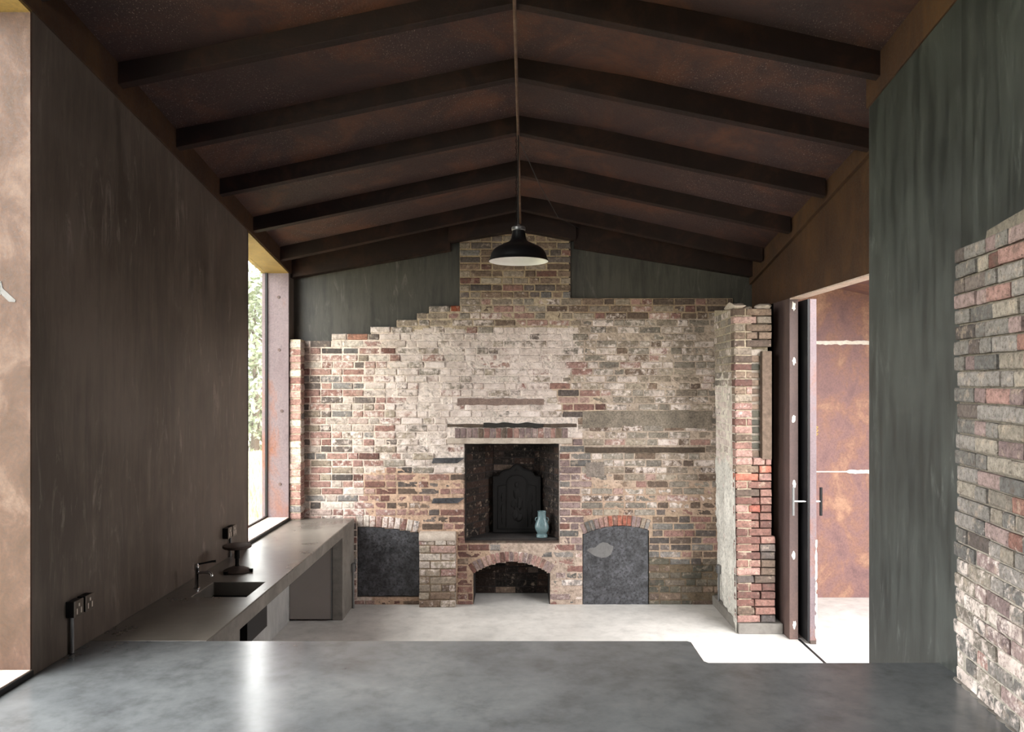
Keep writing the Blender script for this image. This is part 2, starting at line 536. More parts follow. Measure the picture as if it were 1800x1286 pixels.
# ------------------------------------------------------------------ ceiling: deck, rafters, eave beams
cl = MB()
Y0, Y1 = -3.3, 9.0
for xa, xb in ((-2.75, None), (None, 2.75)):
    def P(x, y, up): return (x, y, deck_z(x, y) + up)
    a = [(xa if xa is not None else ridge_x(Y0), Y0), (xb if xb is not None else ridge_x(Y0), Y0),
         (xb if xb is not None else ridge_x(Y1), Y1), (xa if xa is not None else ridge_x(Y1), Y1)]
    cl.hexa([P(x, y, 0) for x, y in a] + [P(x, y, .12) for x, y in a])
ceiling = cl.build('ceiling', M['corten_deck'], kind='structure')
tag(ceiling, 'low pitched ceiling of dark rust-brown steel deck sloping down to the fireplace gable', 'ceiling')
for i in range(-3, 5):
    d = 4.74 + .8125 * i
    for side in (-1, 1):
        xe = XL + .01 if side < 0 else (XG + .02 if d < 4.9 else XR)
        k = ridge_x(d)
        th = .062
        def col(x, y): return (x, y, under(x, d) - (y - d) * .16)
        def cop(x, y): return (x, y, deck_z(x, d) + .03)
        xs = (xe, k) if side < 0 else (k, xe)
        pts = [(xs[0], d), (xs[1], d), (xs[1], d + th), (xs[0], d + th)]
        MB().hexa([col(*p) for p in pts] + [cop(*p) for p in pts]).build('rafter', M['corten_dark'], ceiling, bevel=.003)
# last rafter pair against the gable, deeper, with the trimmer across the chimney
for x0, x1, za, zb in ((XL, -.70, EYE + 1.103, EYE + 1.40), (.61, 2.52, EYE + 1.43, EYE + 1.115)):
    pts = [(x0, 8.40), (x1, 8.40), (x1, 8.53), (x0, 8.53)]
    f = lambda x: za + (zb - za) * (x - x0) / (x1 - x0)
    MB().hexa([(x, y, f(x)) for x, y in pts] + [(x, y, deck_z(x, y) + .03) for x, y in pts]).build('rafter', M['corten_dark'], ceiling, bevel=.003)
for x0, x1, za, zb in ((-.712, .03, EYE + 1.475, EYE + 1.60), (.03, .622, EYE + 1.60, EYE + 1.495)):
    pts = [(x0, 8.33), (x1, 8.33), (x1, 8.48), (x0, 8.48)]
    f = lambda x: za + (zb - za) * (x - x0) / (x1 - x0)
    MB().hexa([(x, y, f(x)) for x, y in pts] + [(x, y, deck_z(x, y) + .03) for x, y in pts]).build('trimmer', M['corten_dark'], ceiling, bevel=.003)
bl = MB().prism([(-2.62, -3.2), (-2.373, -3.2), (-2.373, 8.53), (-2.62, 8.53)], lambda x, y: wall_top_left(y) + .004, lambda x, y: deck_z(XL, y) + .02)
beam_l = bl.build('trim_2', M['corten_beam'], kind='structure', bevel=.003)
tag(beam_l, 'rusted eave beam along the top of the left plaster wall', 'beam')
br = MB().prism([(2.49, 4.92), (2.66, 4.92), (2.66, 8.53), (2.49, 8.53)], lambda x, y: eave_right(y), lambda x, y: deck_z(XR, y) + .02)
br.prism([(2.165, -3.2), (2.66, -3.2), (2.66, 4.935), (2.165, 4.935)], lambda x, y: wall_top_green(y), lambda x, y: deck_z(2.2, y) + .02)
beam_r = br.build('trim_3', M['corten_beam'], kind='structure', bevel=.003)
tag(beam_r, 'rusted eave beam above the green plaster wall and the doorway fascia', 'beam')

# ridge pipe, lamp, loose wire
rp = MB().tube([(ridge_x(d), d, EYE + eK(d) - .016) for d in (1.0, 3, 5, 7, 8.33)], .0115, 10).build('ridge_pipe', M['corten_jamb'], smooth=60)
tag(rp, 'thin rust-pink pipe running along the roof ridge under the rafters', 'pipe')
LX, LY, LZ = .016, 6.35, EYE + .966
lamp = thing('pendant_lamp', (LX, LY, LZ), 'black enamel dome pendant lamp with white inside, hanging by a chain before the chimney', 'lamp')
prof = [(.239, -.001), (.238, .006), (.229, .016), (.226, .030), (.218, .06), (.197, .092), (.170, .111), (.142, .126), (.112, .140), (.084, .152), (.068, .165), (.060, .182), (.055, .21), (.049, .247)]
MB().lathe(prof, LX, LY, LZ, 48).build('shade', M['enamel_black'], lamp, smooth=50)
inner = [(.236, -.0015), (.234, .003), (.224, .016), (.221, .030), (.213, .058), (.192, .089), (.138, .122), (.08, .146)]
b = MB(); b.lathe(inner, LX, LY, LZ - .001, 48); b.f = b.f[:-2]
o = b.build('shade_lining', M['enamel_white'], lamp, smooth=60)
# open the black shade underneath too
me = lamp.children[0].data
bm = bmesh.new(); bm.from_mesh(me)
bm.faces.ensure_lookup_table()
low = [f for f in bm.faces if len(f.verts) > 10 and f.calc_center_median().z < .05]
bmesh.ops.delete(bm, geom=low, context='FACES'); bm.to_mesh(me); bm.free()
MB().lathe([(.02, .10), (.022, .146)], LX, LY, LZ, 16).build('lamp_holder', M['enamel_white'], lamp, smooth=40)
MB().lathe([(.051, .243), (.056, .249), (.056, .268), (.048, .276), (.018, .279), (.012, .292)], LX, LY, LZ, 28).build('cap', M['galv'], lamp, smooth=35)
ch = MB()
zt = EYE + eK(LY) - .03
n = 26
for k in range(n):
    z = LZ + .29 + (zt - LZ - .29) * k / n
    zz = (zt - LZ - .29) / n * .72
    a = (k % 2) * math.pi / 2
    ring = [(LX - .018 + .0065 * math.cos(w) * math.cos(a), LY + .0065 * math.cos(w) * math.sin(a), z + zz * (.5 + .68 * math.sin(w))) for w in [2 * math.pi * q / 8 for q in range(9)]]
    ch.tube(ring, .0022, 5)
ch.build('chain', M['iron'], lamp, smooth=60)
MB().tube([(LX - .003, LY, LZ + .28), (LX - .003, LY, zt)], .0045, 8).build('flex', M['enamel_black'], lamp, smooth=60)
wire = MB().tube([(.03, 6.43, EYE + eK(6.43) - .05), (.2, 7.0, EYE + 1.74), (.40, 7.65, EYE + 1.585), (.66, 8.38, EYE + 1.62)], .004, 6).build('loose_wire', M['enamel_black'], smooth=60)
tag(wire, 'thin black wire slung under the rafters from the lamp chain to the gable', 'wire')

# ------------------------------------------------------------------ brickwork
PX = 165.0
def bx(p): return (p - 908) / PX
def bz(q): return EYE + (672 - q) / PX

def srgb4(c, a):
    return (*lin(c), a)

PAL = {
    'pink': [(160, 104, 90), (172, 118, 102), (150, 92, 80), (182, 134, 118), (166, 112, 100)],
    'red': [(134, 80, 66), (146, 90, 74), (122, 70, 58), (154, 98, 82), (112, 66, 56)],
    'pale': [(186, 164, 148), (176, 156, 142), (196, 178, 160), (182, 150, 136)],
    'dark': [(94, 80, 74), (106, 90, 82), (82, 72, 68), (114, 98, 90)],
    'blue': [(118, 112, 108), (130, 124, 119), (104, 98, 95)],
    'tan': [(154, 132, 108), (144, 124, 102), (166, 146, 120), (138, 118, 98)],
    'brown': [(122, 94, 72), (108, 82, 64), (136, 104, 80), (98, 76, 62)],
    'taupe': [(136, 122, 104), (122, 110, 96), (148, 134, 116)],
    'moss': [(92, 86, 68), (78, 74, 60), (104, 92, 74), (112, 96, 78)],
    'soot': [(32, 26, 23), (24, 20, 18), (42, 32, 28), (52, 38, 32)],
    'bright': [(150, 92, 77), (158, 100, 84), (140, 84, 72)],
    'grey': [(122, 114, 106), (108, 102, 96), (136, 126, 118), (98, 94, 90)],
    'mauve': [(140, 108, 104), (126, 98, 96), (150, 118, 112)],
}
for _k in PAL:
    if _k not in ('bright', 'soot'):
        PAL[_k] = [tuple(v + ((r_ + g_ + b_) / 3 - v) * .42 for v in (r_, g_, b_)) for r_, g_, b_ in PAL[_k]]
def pick(w):
    t = sum(w.values()); r = R.random() * t
    for k, v in w.items():
        r -= v
        if r <= 0: return R.choice(PAL[k])
    return R.choice(PAL[k])


def ramp01(v, a, b):
    t = max(0.0, min(1.0, (v - a) / (b - a)))
    return t * t * (3 - 2 * t)


def zone(p, q):
    """what the back wall is like at a place on it: palette weights, lime, mortar colour, how far mortar sits back, how lumpy it is"""
    jp = p + 26 * mn.noise((p * .013, q * .02, 1.3)); jq = q + 16 * mn.noise((p * .015, q * .02, 8.1))
    if q < 524 and 795 < p < 1006:
        return dict(pal=dict(brown=4, dark=2, tan=2.5, blue=1, red=1), lime=.16, mort=(166, 150, 120), off=.006, lump=.003)
    if 817 <= p <= 984 and 955 > q > 774:
        return dict(pal=dict(soot=4), lime=.0, mort=(70, 60, 52), off=.006, lump=.004)
    if jq > 945 and 795 < jp < 1024:
        if jp < 850: return dict(pal=dict(red=5, brown=1, pink=1), lime=.26, mort=(170, 148, 124), off=.004, lump=.005)
        return dict(pal=dict(pink=3, mauve=3, grey=2), lime=.42, mort=(178, 162, 144), off=.003, lump=.006)
    if jp > 1135 and jq > 900:
        if jq > 985: return dict(pal=dict(moss=4, brown=1), lime=.12, mort=(104, 92, 74), off=.008, lump=.007)
        return dict(pal=dict(grey=3, brown=2, pink=2, dark=2), lime=.2, mort=(168, 148, 124), off=.005, lump=.003)
    if 985 < p < 1026 and jq > 765:
        return dict(pal=dict(red=2, mauve=4, grey=2), lime=.24, mort=(190, 172, 152), off=.005, lump=.004)
    if 966 < jp < 1060 and 682 < jq < 735:
        return dict(pal=dict(pink=4, red=2, dark=2), lime=.2, mort=(190, 172, 148), off=.006, lump=.003)
    if 648 < jp < 822 and jq > 826:
        return dict(pal=dict(brown=3, red=3, pink=3, dark=1), lime=.26, mort=(190, 164, 138), off=.002, lump=.005)
    if q < 560 and jp > 1010:
        return dict(pal=dict(brown=4, pink=2, red=1, tan=2), lime=.34, mort=(158, 140, 114), off=.005, lump=.003)
    if jp > 1010:
        lower = ramp01(jq, 800, 880)
        return dict(pal=dict(taupe=4, tan=3, brown=1.5 + 2 * lower, pink=.6 + 1.6 * lower), lime=.5 - .12 * lower,
                    mort=(178 - 4 * lower, 164 - 12 * lower, 145 - 16 * lower), off=.008, lump=.007)
    if jp < 690:
        k = ramp01(jp, 600, 700)
        return dict(pal=dict(pink=4.4, pale=2.8, dark=1.1 * (1 - k) + .4, blue=.8, red=.7, tan=.8), lime=.36 + .24 * k, mort=(214, 201, 184), off=.007 - .003 * k, lump=.002 + .003 * k)
    if jq < 580:
        return dict(pal=dict(tan=3, brown=1.2, pink=2, taupe=2), lime=.44, mort=(178, 164, 138), off=.003, lump=.004)
    k = ramp01(jq, 740, 800)
    return dict(pal=dict(pale=3, tan=2, pink=1.6 + k, taupe=1.6, dark=.5), lime=.74 - .18 * k, mort=(216, 206, 192), off=.009, lump=.0065)


def brick_mesh(L, H, Dp, seed):
    """a worn brick: front face towards -y, bevelled rim, 40 triangles"""
    r = random.Random(seed)
    e = .006
    j = lambda a: (r.random() - .5) * 2 * a
    ring = [(-.5, -.5), (0, -.5), (.5, -.5), (.5, 0), (.5, .5), (0, .5), (-.5, .5), (-.5, 0)]
    vs, fs = [], []
    for x, z in ring: vs.append((x * L, Dp, z * H))
    for x, z in ring:
        cor = x and z
        c = (1 - (.025 if r.random() < .3 else .006) * (1 if cor else .3))
        vs.append((x * L * c + j(.0015), e + abs(j(.003)), z * H * c + j(.0015)))
    for x, z in ring: vs.append((x * (L - 2.4 * e) + j(.003), j(.0018), z * (H - 2.4 * e) + j(.002)))
    vs.append((j(.01), -.0012 + j(.0015), j(.006)))
    for a in (0, 8):
        for i in range(8):
            k = (i + 1) % 8
            fs.append((a + i, a + k, a + 8 + k, a + 8 + i))
    for i in range(8): fs.append((16 + i, 16 + (i + 1) % 8, 24))
    return vs, fs


BR = {}
for kind_, L in (('s', .2255), ('h', .112), ('q', .066)):
    for v in range(6):
        vs, fs = brick_mesh(L, .0655, .10, hash_ := v * 7 + len(kind_) + int(L * 1000))
        me = bpy.data.meshes.new('brick')
        me.from_pydata(vs, [], fs)
        me.materials.append(M['brick'])
        BR[(kind_, v)] = (me, L, np.array(vs), fs)


class Wall:
    """bricks of one thing: the first LIMIT (largest first) become objects, the rest one joined part"""
    def __init__(s, root): s.root = root; s.items = []

    def brick(s, origin, u, ang, sx, z, L, H, col, proud=0.0, tilt=0.0, dep=1.0):
        s.items.append((origin, u, ang, sx, z, L, H, col, proud, tilt, dep))

    def finish(s, limit=298):
        order = sorted(range(len(s.items)), key=lambda i: -(s.items[i][5] * s.items[i][6]) * (1.0 + .15 * (1 - s.items[i][7][3])))
        keep = set(order[:limit])
        mass = MB()
        for i, (o, u, ang, sx, z, L, H, col, proud, tilt, dep) in enumerate(s.items):
            kd = 's' if L > .165 else ('h' if L > .085 else 'q')
            me, L0, vs, fs = BR[(kd, R.randrange(6))]
            v = Vector((-u[1], u[0]))                  # into the wall
            loc = Vector((o[0] + u[0] * sx - v.x * proud, o[1] + u[1] * sx - v.y * proud, z))
            rot = Matrix.Rotation(ang, 4, 'Z') @ Matrix.Rotation(tilt, 4, 'Y')
            scl = (L / L0, dep, H / .0655)
            if i in keep:
                ob = bpy.data.objects.new('brick', me)
                ob.parent = s.root
                ob.location = loc - wloc(s.root)
                ob.rotation_euler = rot.to_euler()
                ob.scale = scl
                ob.color = col
                COL.objects.link(ob)
            else:
                A = np.array(rot.to_3x3()) @ np.diag(scl)
                mass.add((vs @ A.T + np.array(loc)).tolist(), fs, col)
        if mass.v:
            mass.build('small_bricks', M['brick_mass'], s.root, kind='stuff')


def fill_run(a, b, start=0):
    """lengths for one course between a and b (metres), stretchers and headers mixed; yields centre, length"""
    j = .0095
    x = a; k = start; out = []
    while b - x > .03:
        r = R.random()
        L = .2185 + R.uniform(-.006, .006) if (k % 2 == 0 and r < .8) or r < .25 else .107 + R.uniform(-.005, .006)
        if r > .96: L = .16
        if b - (x + L) < .055: L = b - x
        if L > .27: L = L / 2 - j / 2
        out.append((x + L / 2, L)); x += L + j; k += 1
    return out


# ---- the back wall
COURSE = 12.34
AC = (899.0, 1104.4, 117.4)                # small central arch: centre, radius (wall pixels)
AR = (1092.0, 923.5 + 154, 154.0)          # blocked arch by the pier
AL = (640.0, 926.0 + 451, 451.0)           # blocked arch by the counter

def top_left(p):
    for lim, q in ((583, 598), (651, 585.7), (698, 573.4), (733, 561), (755, 548.7), (808, 536.4)):
        if p < lim: return q
    return 524 if p > 1003 else (524 if p < 798 else 380)

def opening(p, q):
    """the holes and set-in slabs of the back wall"""
    if 818 <= p <= 983 and 776 <= q <= 949: return True
    dc = math.hypot(p - AC[0], q - AC[1])
    if 832 <= p <= 966 and (q >= 1008 or dc < AC[2]): return True
    if 628 <= p <= 738 and q <= 1048 and math.hypot(p - AL[0], q - AL[1]) < AL[2] and q > 900: return True
    if 1024.5 <= p <= 1140 and q > 900 and q < 1064 and (q > 945 or math.hypot(p - AR[0], q - AR[1]) < AR[2]): return True
    return False

def allowed(p, q):
    if q < top_left(p) - .1 or p < 508 or p > 1290 or opening(p, q): return False
    if 524 > q and not (798 <= p <= 1003): return False
    if 786 <= p <= 1006 and 768 <= q <= 782: return False          # lintel strip
    if 797 <= p <= 990 and 752 <= q <= 770: return False           # soldier course
    if 785 <= p <= 1015 and 742.5 <= q <= 752: return False        # charred strip
    if 1028 <= p <= 1240 and 784 <= q <= 797: return False         # rotten timber
    if 738 <= p <= 803 and q > 930: return False                   # buttress
    if 764 <= p <= 817 and 803 <= q <= 815: return False
    if 757 <= p <= 813 and 873 <= q <= 885: return False
    dc = math.hypot(p - AC[0], q - AC[1])
    if dc < AC[2] + 19 and abs(p - AC[0]) < 78 and q < 1008: return False
    if 627 <= p <= 741 and q < 940 and AL[2] - 2 < math.hypot(p - AL[0], q - AL[1]) < AL[2] + 21: return False
    if 1018 <= p <= 1146 and q < 945 and AR[2] - 2 < math.hypot(p - AR[0], q - AR[1]) < AR[2] + 19: return False
    return True


def mortar_sheet(name, ok, p0, p1, q0, q1, cell, fn_zone, xyz):
    """lumpy bed of mortar behind (and here and there over) the bricks, on a grid"""
    nx = int((p1 - p0) / cell) + 1; nz = int((q1 - q0) / cell) + 1
    idx = {}; b = MB()
    def vert(i, k):
        if (i, k) not in idx:
            p = p0 + i * cell; q = q0 + k * cell
            z = fn_zone(p, q)
            lump = z['lump'] * (mn.noise((p * .09, q * .16, 3.3)) * .9 + mn.noise((p * .25, q * .3, 9.3)) * .7)
            idx[(i, k)] = len(b.v)
            b.v.append(xyz(p, q, z['off'] + lump))
            s = .97 + .16 * mn.noise((p * .05, q * .06, 5.5))
            m3 = z['mort']; m3 = (m3[0], m3[1] * .985, m3[2] * 1.01)
            b.c.append((*[v * s for v in lin(m3)], 1.0))
        return idx[(i, k)]
    for i in range(nx):
        for k in range(nz):
            if ok(p0 + (i + .5) * cell, q0 + (k + .5) * cell):
                b.f.append((vert(i, k), vert(i, k + 1), vert(i + 1, k + 1), vert(i + 1, k)))
    return b


def sheet_ok(p, q): return not opening(p, q) and q >= top_left(p) + 1.5 and (q > 525 or 799.5 < p < 1001.5)
CH0, CH1 = 796, 1003
def is_chimney(p): return CH0 <= p <= CH1
wb_ = mortar_sheet('wall_back', lambda p, q: sheet_ok(p, q) and not is_chimney(p), 508, 1286, 524, 1064, 3.0, zone, lambda p, q, o: (bx(p), D + o, bz(q)))
wb_.box(-2.6, bx(CH0) - .0, 9.06, 9.2, 0, 3.2); wb_.box(bx(CH1), 2.66, 9.06, 9.2, 0, 3.2)
wb_.c += [(.3, .27, .23, 1)] * 16
wall_back = wb_.build('wall_back', M['mortar'], kind='structure')
tag(wall_back, 'old brick wall with a stepped top and lime-washed patches on both sides of the chimney breast', 'wall')
cb_ = mortar_sheet('chimney_breast', lambda p, q: sheet_ok(p, q) and is_chimney(p), 796, 1003, 395, 1064, 3.0, zone, lambda p, q, o: (bx(p), D + o, bz(q)))
chim = cb_.build('chimney_breast', M['mortar'], kind='structure')
tag(chim, 'brick chimney breast rising into the roof with a square hearth above a low arch', 'chimney')
W1, W2 = Wall(wall_back), Wall(chim)

SPECIAL = [(744, 829, 764, 837, (44, 44, 48)), (786, 537, 796, 548, (60, 34, 30)), (796, 537, 808, 548, (140, 76, 54)), (621, 585, 640, 597, (148, 108, 92)),
           (985, 650, 1010, 660, (80, 66, 58)), (1028, 800, 1040, 810, (150, 90, 78))]
row = -11
while True:
    q0 = 524 + row * COURSE; q1 = q0 + COURSE
    if q0 > 1060: break
    qm = (q0 + q1) / 2
    if q1 > 1063: q1 = 1063
    p = 508.0; runs = []; cur = None
    while p <= 1288:
        ok = all(allowed(p, qq) for qq in (q0 + 2, qm, q1 - 2))
        if ok and cur is None: cur = p
        if not ok and cur is not None:
            runs.append((cur, p - 1)); cur = None
        p += 1.0
    if cur is not None: runs.append((cur, 1287))
    for a, b2 in runs:
        for xc, L in fill_run(bx(a), bx(b2), row + (0 if R.random() < .5 else 1)):
            pc = xc * PX + 908
            zc = zone(pc, qm)
            col = pick(zc['pal']); lime = max(0, min(1, zc['lime'] + R.uniform(-.22, .22)))
            for (sa, sb, sc_, sd, cc) in SPECIAL:
                if sa - 6 < pc < sc_ + 6 and sb < qm + 4 and sd > qm - 4 and abs(pc - (sa + sc_) / 2) < 10: col, lime = cc, .05
            H = (q1 - q0) / PX - .0095 + R.uniform(-.003, .002)
            lumpy = zc['lump'] > .0055
            w = W2 if is_chimney(pc) else W1
            w.brick((0, D), (1, 0), 0, xc, bz((q0 + q1) / 2) + R.uniform(-.0015, .0015), L, H, srgb4(col, lime),
                    R.uniform(-.004, .004) + (R.uniform(-.008, .002) if lumpy else 0), R.uniform(-.008, .008))
    row += 1


def voussoirs(w, cx, cq, rad, ring, a0, a1, n, pal, lime, proud=.004):
    for i in range(n):
        a = a0 + (a1 - a0) * (i + .5) / n
        rr = rad + ring / 2
        p = cx + rr * math.sin(a); q = cq - rr * math.cos(a)
        wd = abs(a1 - a0) * rr / n / PX - .006
        # stand the brick on end: its length runs along the radius
        w.brick((0, D), (1, 0), 0, bx(p), bz(q), ring / PX, wd, srgb4(pick(pal(p)), max(0, min(1, lime + R.uniform(-.15, .15)))), proud + R.uniform(-.003, .003), a + math.pi / 2)

sp = math.asin(72 / (AC[2] + 9))
voussoirs(W2, *AC, 18, -sp, sp, 19, lambda p: dict(red=3, pink=3, mauve=2), .32)
voussoirs(W1, *AL, 20, math.asin(-12 / 460), math.asin(96 / 460), 10, lambda p: dict(pale=4, pink=3, blue=.6), .5)
voussoirs(W1, *AR, 18, math.asin(-70 / 163), math.asin(50 / 163), 15, lambda p: dict(bright=1, pink=3, red=2) if 1056 < p < 1114 else dict(mauve=3, grey=3, tan=1), .22)
p = 799.0
while p < 988:                                             # soldier course over the hearth
    w_ = R.uniform(9.5, 11.5)
    W2.brick((0, D), (1, 0), 0, bx(p + w_ / 2), bz(761), 17.5 / PX, w_ / PX - .008, srgb4(pick(dict(red=3, mauve=3, brown=2, pink=2)), R.uniform(.1, .45)), R.uniform(0, .006), math.pi / 2)
    p += w_

# hearth: lining, inner bricks, lintel
YB, XA, XB = D + .46, bx(865) * 1.0, bx(951)
ZS = bz(947)
hx0, hx1 = bx(818), bx(983)
ln = MB()
zt_ = bz(776)
ln.hexa([(hx0 - .3, D + .02, ZS - .02), (hx0, D + .02, ZS - .02), (XA, YB, ZS - .02), (hx0 - .3, YB, ZS - .02)] + [(x, y, zt_) for x, y in ((hx0 - .3, D + .02), (hx0, D + .02), (XA, YB), (hx0 - .3, YB))])
ln.hexa([(hx1, D + .02, ZS - .02), (hx1 + .3, D + .02, ZS - .02), (hx1 + .3, YB, ZS - .02), (XB, YB, ZS - .02)] + [(x, y, zt_) for x, y in ((hx1, D + .02), (hx1 + .3, D + .02), (hx1 + .3, YB), (XB, YB))])
ln.box(hx0 - .3, hx1 + .3, YB, YB + .1, 0, zt_)
ln.box(hx0 - .3, hx1 + .3, D + .02, YB + .1, zt_, zt_ + .12)
lin_ob = ln.build('hearth_lining', M['soot'], chim)
sh = MB()
hq = [(hx0 - .01, ZS - .01), (hx1 + .01, ZS - .01)]
sh.box(bx(832) - .35, bx(966) + .35, D + .03, YB, bz(984), ZS)
sh.build('hearth_shelf', M['soot'], chim, bevel=.006)
# low arch: side cheeks and curved soffit
lo = MB()
lo.box(bx(832) - .35, bx(832) + .002, D + .02, YB, 0, bz(1003)); lo.box(bx(966) - .002, bx(966) + .35, D + .02, YB, 0, bz(1003))
arc = []
for i in range(17):
    a = -sp * .93 + 2 * sp * .93 * i / 16
    arc.append((bx(AC[0] + AC[2] * math.sin(a)), bz(AC[1] - AC[2] * math.cos(a)) + .003))
lo.extrude_y(arc + [(arc[-1][0], ZS - .01), (arc[0][0], ZS - .01)], D + .02, YB)
lo.build('arch_lining', M['soot'], chim)
for zz in range(13):                                       # sooty bricks inside the hearth and the arch
    z = ZS + .04 + zz * .0748
    if z > zt_ - .03: break
    for xc, L in fill_run(XA + .005, XB - .005, zz):
        W2.brick((0, YB), (1, 0), 0, xc, z, L, .062, srgb4(pick(dict(soot=5, brown=1)), R.uniform(0, .12)), R.uniform(.004, .014), R.uniform(-.02, .02), .1)
    for (ox, oy, ex, ey) in ((hx0, D + .02, XA, YB), (XB, YB, hx1, D + .02)):
        ln_ = math.hypot(ex - ox, ey - oy); u = ((ex - ox) / ln_, (ey - oy) / ln_)
        for xc, L in fill_run(.02, ln_ - .005, zz):
            W2.brick((ox, oy), u, math.atan2(u[1], u[0]), xc, z, L, .062, srgb4(pick(dict(soot=4)), R.uniform(0, .16)), R.uniform(.002, .008), R.uniform(-.02, .02), .1)
for zz in range(6):
    for xc, L in fill_run(bx(832), bx(966), zz):
        W2.brick((0, YB), (1, 0), 0, xc, .04 + zz * .0748, L, .062, srgb4(pick(dict(soot=4, brown=.3)), R.uniform(0, .15)), R.uniform(.004, .012), R.uniform(-.02, .02), .1)
lt = MB()
nl = 30
xs = [bx(786 + 220 * i / nl) for i in range(nl + 1)]
top = [(x, bz(769.5) + .004 * mn.noise((x * 9, 1, 2))) for x in xs]
bot = [(x, bz(779.5) + .005 * mn.noise((x * 11, 4, 2))) for x in xs]
lt.extrude_y(bot + top[::-1], D - .012, D + .09)
lt.build('lintel', M['lintel'], chim, bevel=.004)
W1.finish(); W2.finish()


def ragged_strip(name, p0, p1, q0, q1, y0, mat, parent, seed, amp=2.0, bevel=.003):
    n = 26
    up = [(bx(p0 + (p1 - p0) * i / n), bz(q0 + amp * mn.noise((i * .3, seed, 0.3)))) for i in range(n + 1)]
    dn = [(bx(p0 + (p1 - p0) * i / n), bz(q1 + amp * mn.noise((i * .33, seed, 7.3)))) for i in range(n + 1)]
    b = MB().extrude_y(dn + up[::-1], y0, D + .06)
    return b.build(name, mat, parent, bevel=bevel)


ragged_strip('charred_strip', 786, 1014, 744.5, 751, D + .002, M['timber'], wall_back, 1.1, 1.6)
ragged_strip('charred_strip', 850, 955, 743, 751, D - .006, M['charred'], chim, 2.1, 2.4)
ragged_strip('timber_strip', 1029, 1239, 786, 795.5, D - .003, M['timber'], wall_back, 4.1, 1.2)
ragged_strip('render_patch', 1024, 1252, 722, 752, D - .004, m_concrete('mossy_render', (96, 88, 78), (140, 129, 116), (.9, .95), 9, bump=.006, fine=.35), wall_back, 5.3, 1.8)
ragged_strip('render_patch', 804, 956, 700.5, 711.5, D - .006, m_concrete('brown_render', (110, 92, 86), (136, 116, 106), (.9, .95), 14, bump=.006, fine=.3), chim, 6.3, 2.6)
ragged_strip('render_patch', 1030, 1062, 812, 838, D - .004, m_concrete('grey_render', (108, 99, 92), (140, 129, 120), (.9, .95), 14, bump=.006, fine=.35), wall_back, 7.7, 1.6)
for q in (804, 874.5):
    MB().extrude_y([(bx(759), bz(q + 9.5)), (bx(804), bz(q + 9.5)), (bx(816), bz(q + 1)), (bx(816), bz(q)), (bx(762), bz(q + 1))], D - .014, D + .06).build('slate_wedge', M['slate'], wall_back, bevel=.002)

# slate-dark slabs closing the two side arches
def slab(name, p0, p1, arc_, q_bot, label, n=18, ragged=0):
    pts = []
    for i in range(n + 1):
        p = p0 + (p1 - p0) * i / n
        pts.append((bx(p), bz(arc_[1] - math.sqrt(arc_[2] ** 2 - (p - arc_[0]) ** 2)) - .004))
    bot_ = [(bx(p0 + (p1 - p0) * i / 8), bz(q_bot + ragged * mn.noise((i * 1.3, p0, 2)))) for i in range(9)]
    t = thing(name, (bx((p0 + p1) / 2), D + .02, bz(q_bot)), label, 'panel')
    MB().extrude_y(bot_ + pts[::-1], D + .004, D + .05).build('slab', M['slate'], t, bevel=.004)
    return t
slab('slate_panel', 628.5, 737, AL, 1047, 'dark slate-grey panel blocking the low arch next to the counter end', ragged=1)
sp2 = slab('slate_panel', 1025, 1139.5, AR, 1062.5, 'arched dark slate-grey panel with a pale leaf-shaped patch beside the right pier', ragged=2)
bird = [(1032, 967), (1036, 963), (1046, 962), (1054, 955), (1060, 952.5), (1068, 954), (1073, 958), (1078, 959.5), (1077.5, 965), (1074, 974), (1066, 979.5), (1058, 980), (1046, 977), (1038, 972)]
MB().extrude_y([(bx(p), bz(q)) for p, q in bird][::-1], D + .001, D + .02).build('pale_patch', M['slate_pale'], sp2, bevel=.001)
# sill course under the left slab
W3r = MB().box(bx(628), bx(739), D + .01, D + .3, 0, bz(1048)).build('arch_sill', M['mortar'], wall_back)
W3r.data.color_attributes.new('tone', 'FLOAT_COLOR', 'POINT').data.foreach_set('color', np.array([[.16, .12, .10, 1]] * 8, dtype=np.float32).ravel())

# ---- brick buttress between the left slab and the chimney
bt = MB()
xb0, xb1 = bx(739), bx(802)
yb = D - .11
bt.box(xb0 + .012, xb1 - .012, yb + .014, D + .02, 0, bz(946))
bt.c += [(*lin((178, 158, 134)), 1)] * 8
butt = bt.build('brick_buttress', M['mortar'])
tag(butt, 'short brick buttress with a rounded top, standing between the dark panel and the low arch', 'pillar', kind='structure')
Wb = Wall(butt)
nrow = 9
for r_ in range(nrow):
    z = .037 + r_ * (bz(941) / nrow)
    pal = dict(tan=3, brown=2) if r_ < 4 else dict(pale=3, tan=2, pink=2)
    for xc, L in fill_run(xb0, xb1, r_):
        Wb.brick((0, yb), (1, 0), 0, xc, z, L, bz(941) / nrow - .01, srgb4(pick(pal), R.uniform(.2, .6)), R.uniform(-.006, .006), R.uniform(-.015, .015))
    for (ox, ang_u) in ((xb0, (0, -1)), (xb1, (0, 1))):
        oy = D if ang_u[1] < 0 else yb
        Wb.brick((ox, oy), ang_u, math.atan2(ang_u[1], ang_u[0]), .055, z, .105, .063, srgb4(pick(pal), R.uniform(.2, .6)), R.uniform(-.004, .002), 0, .6)
Wb.finish()
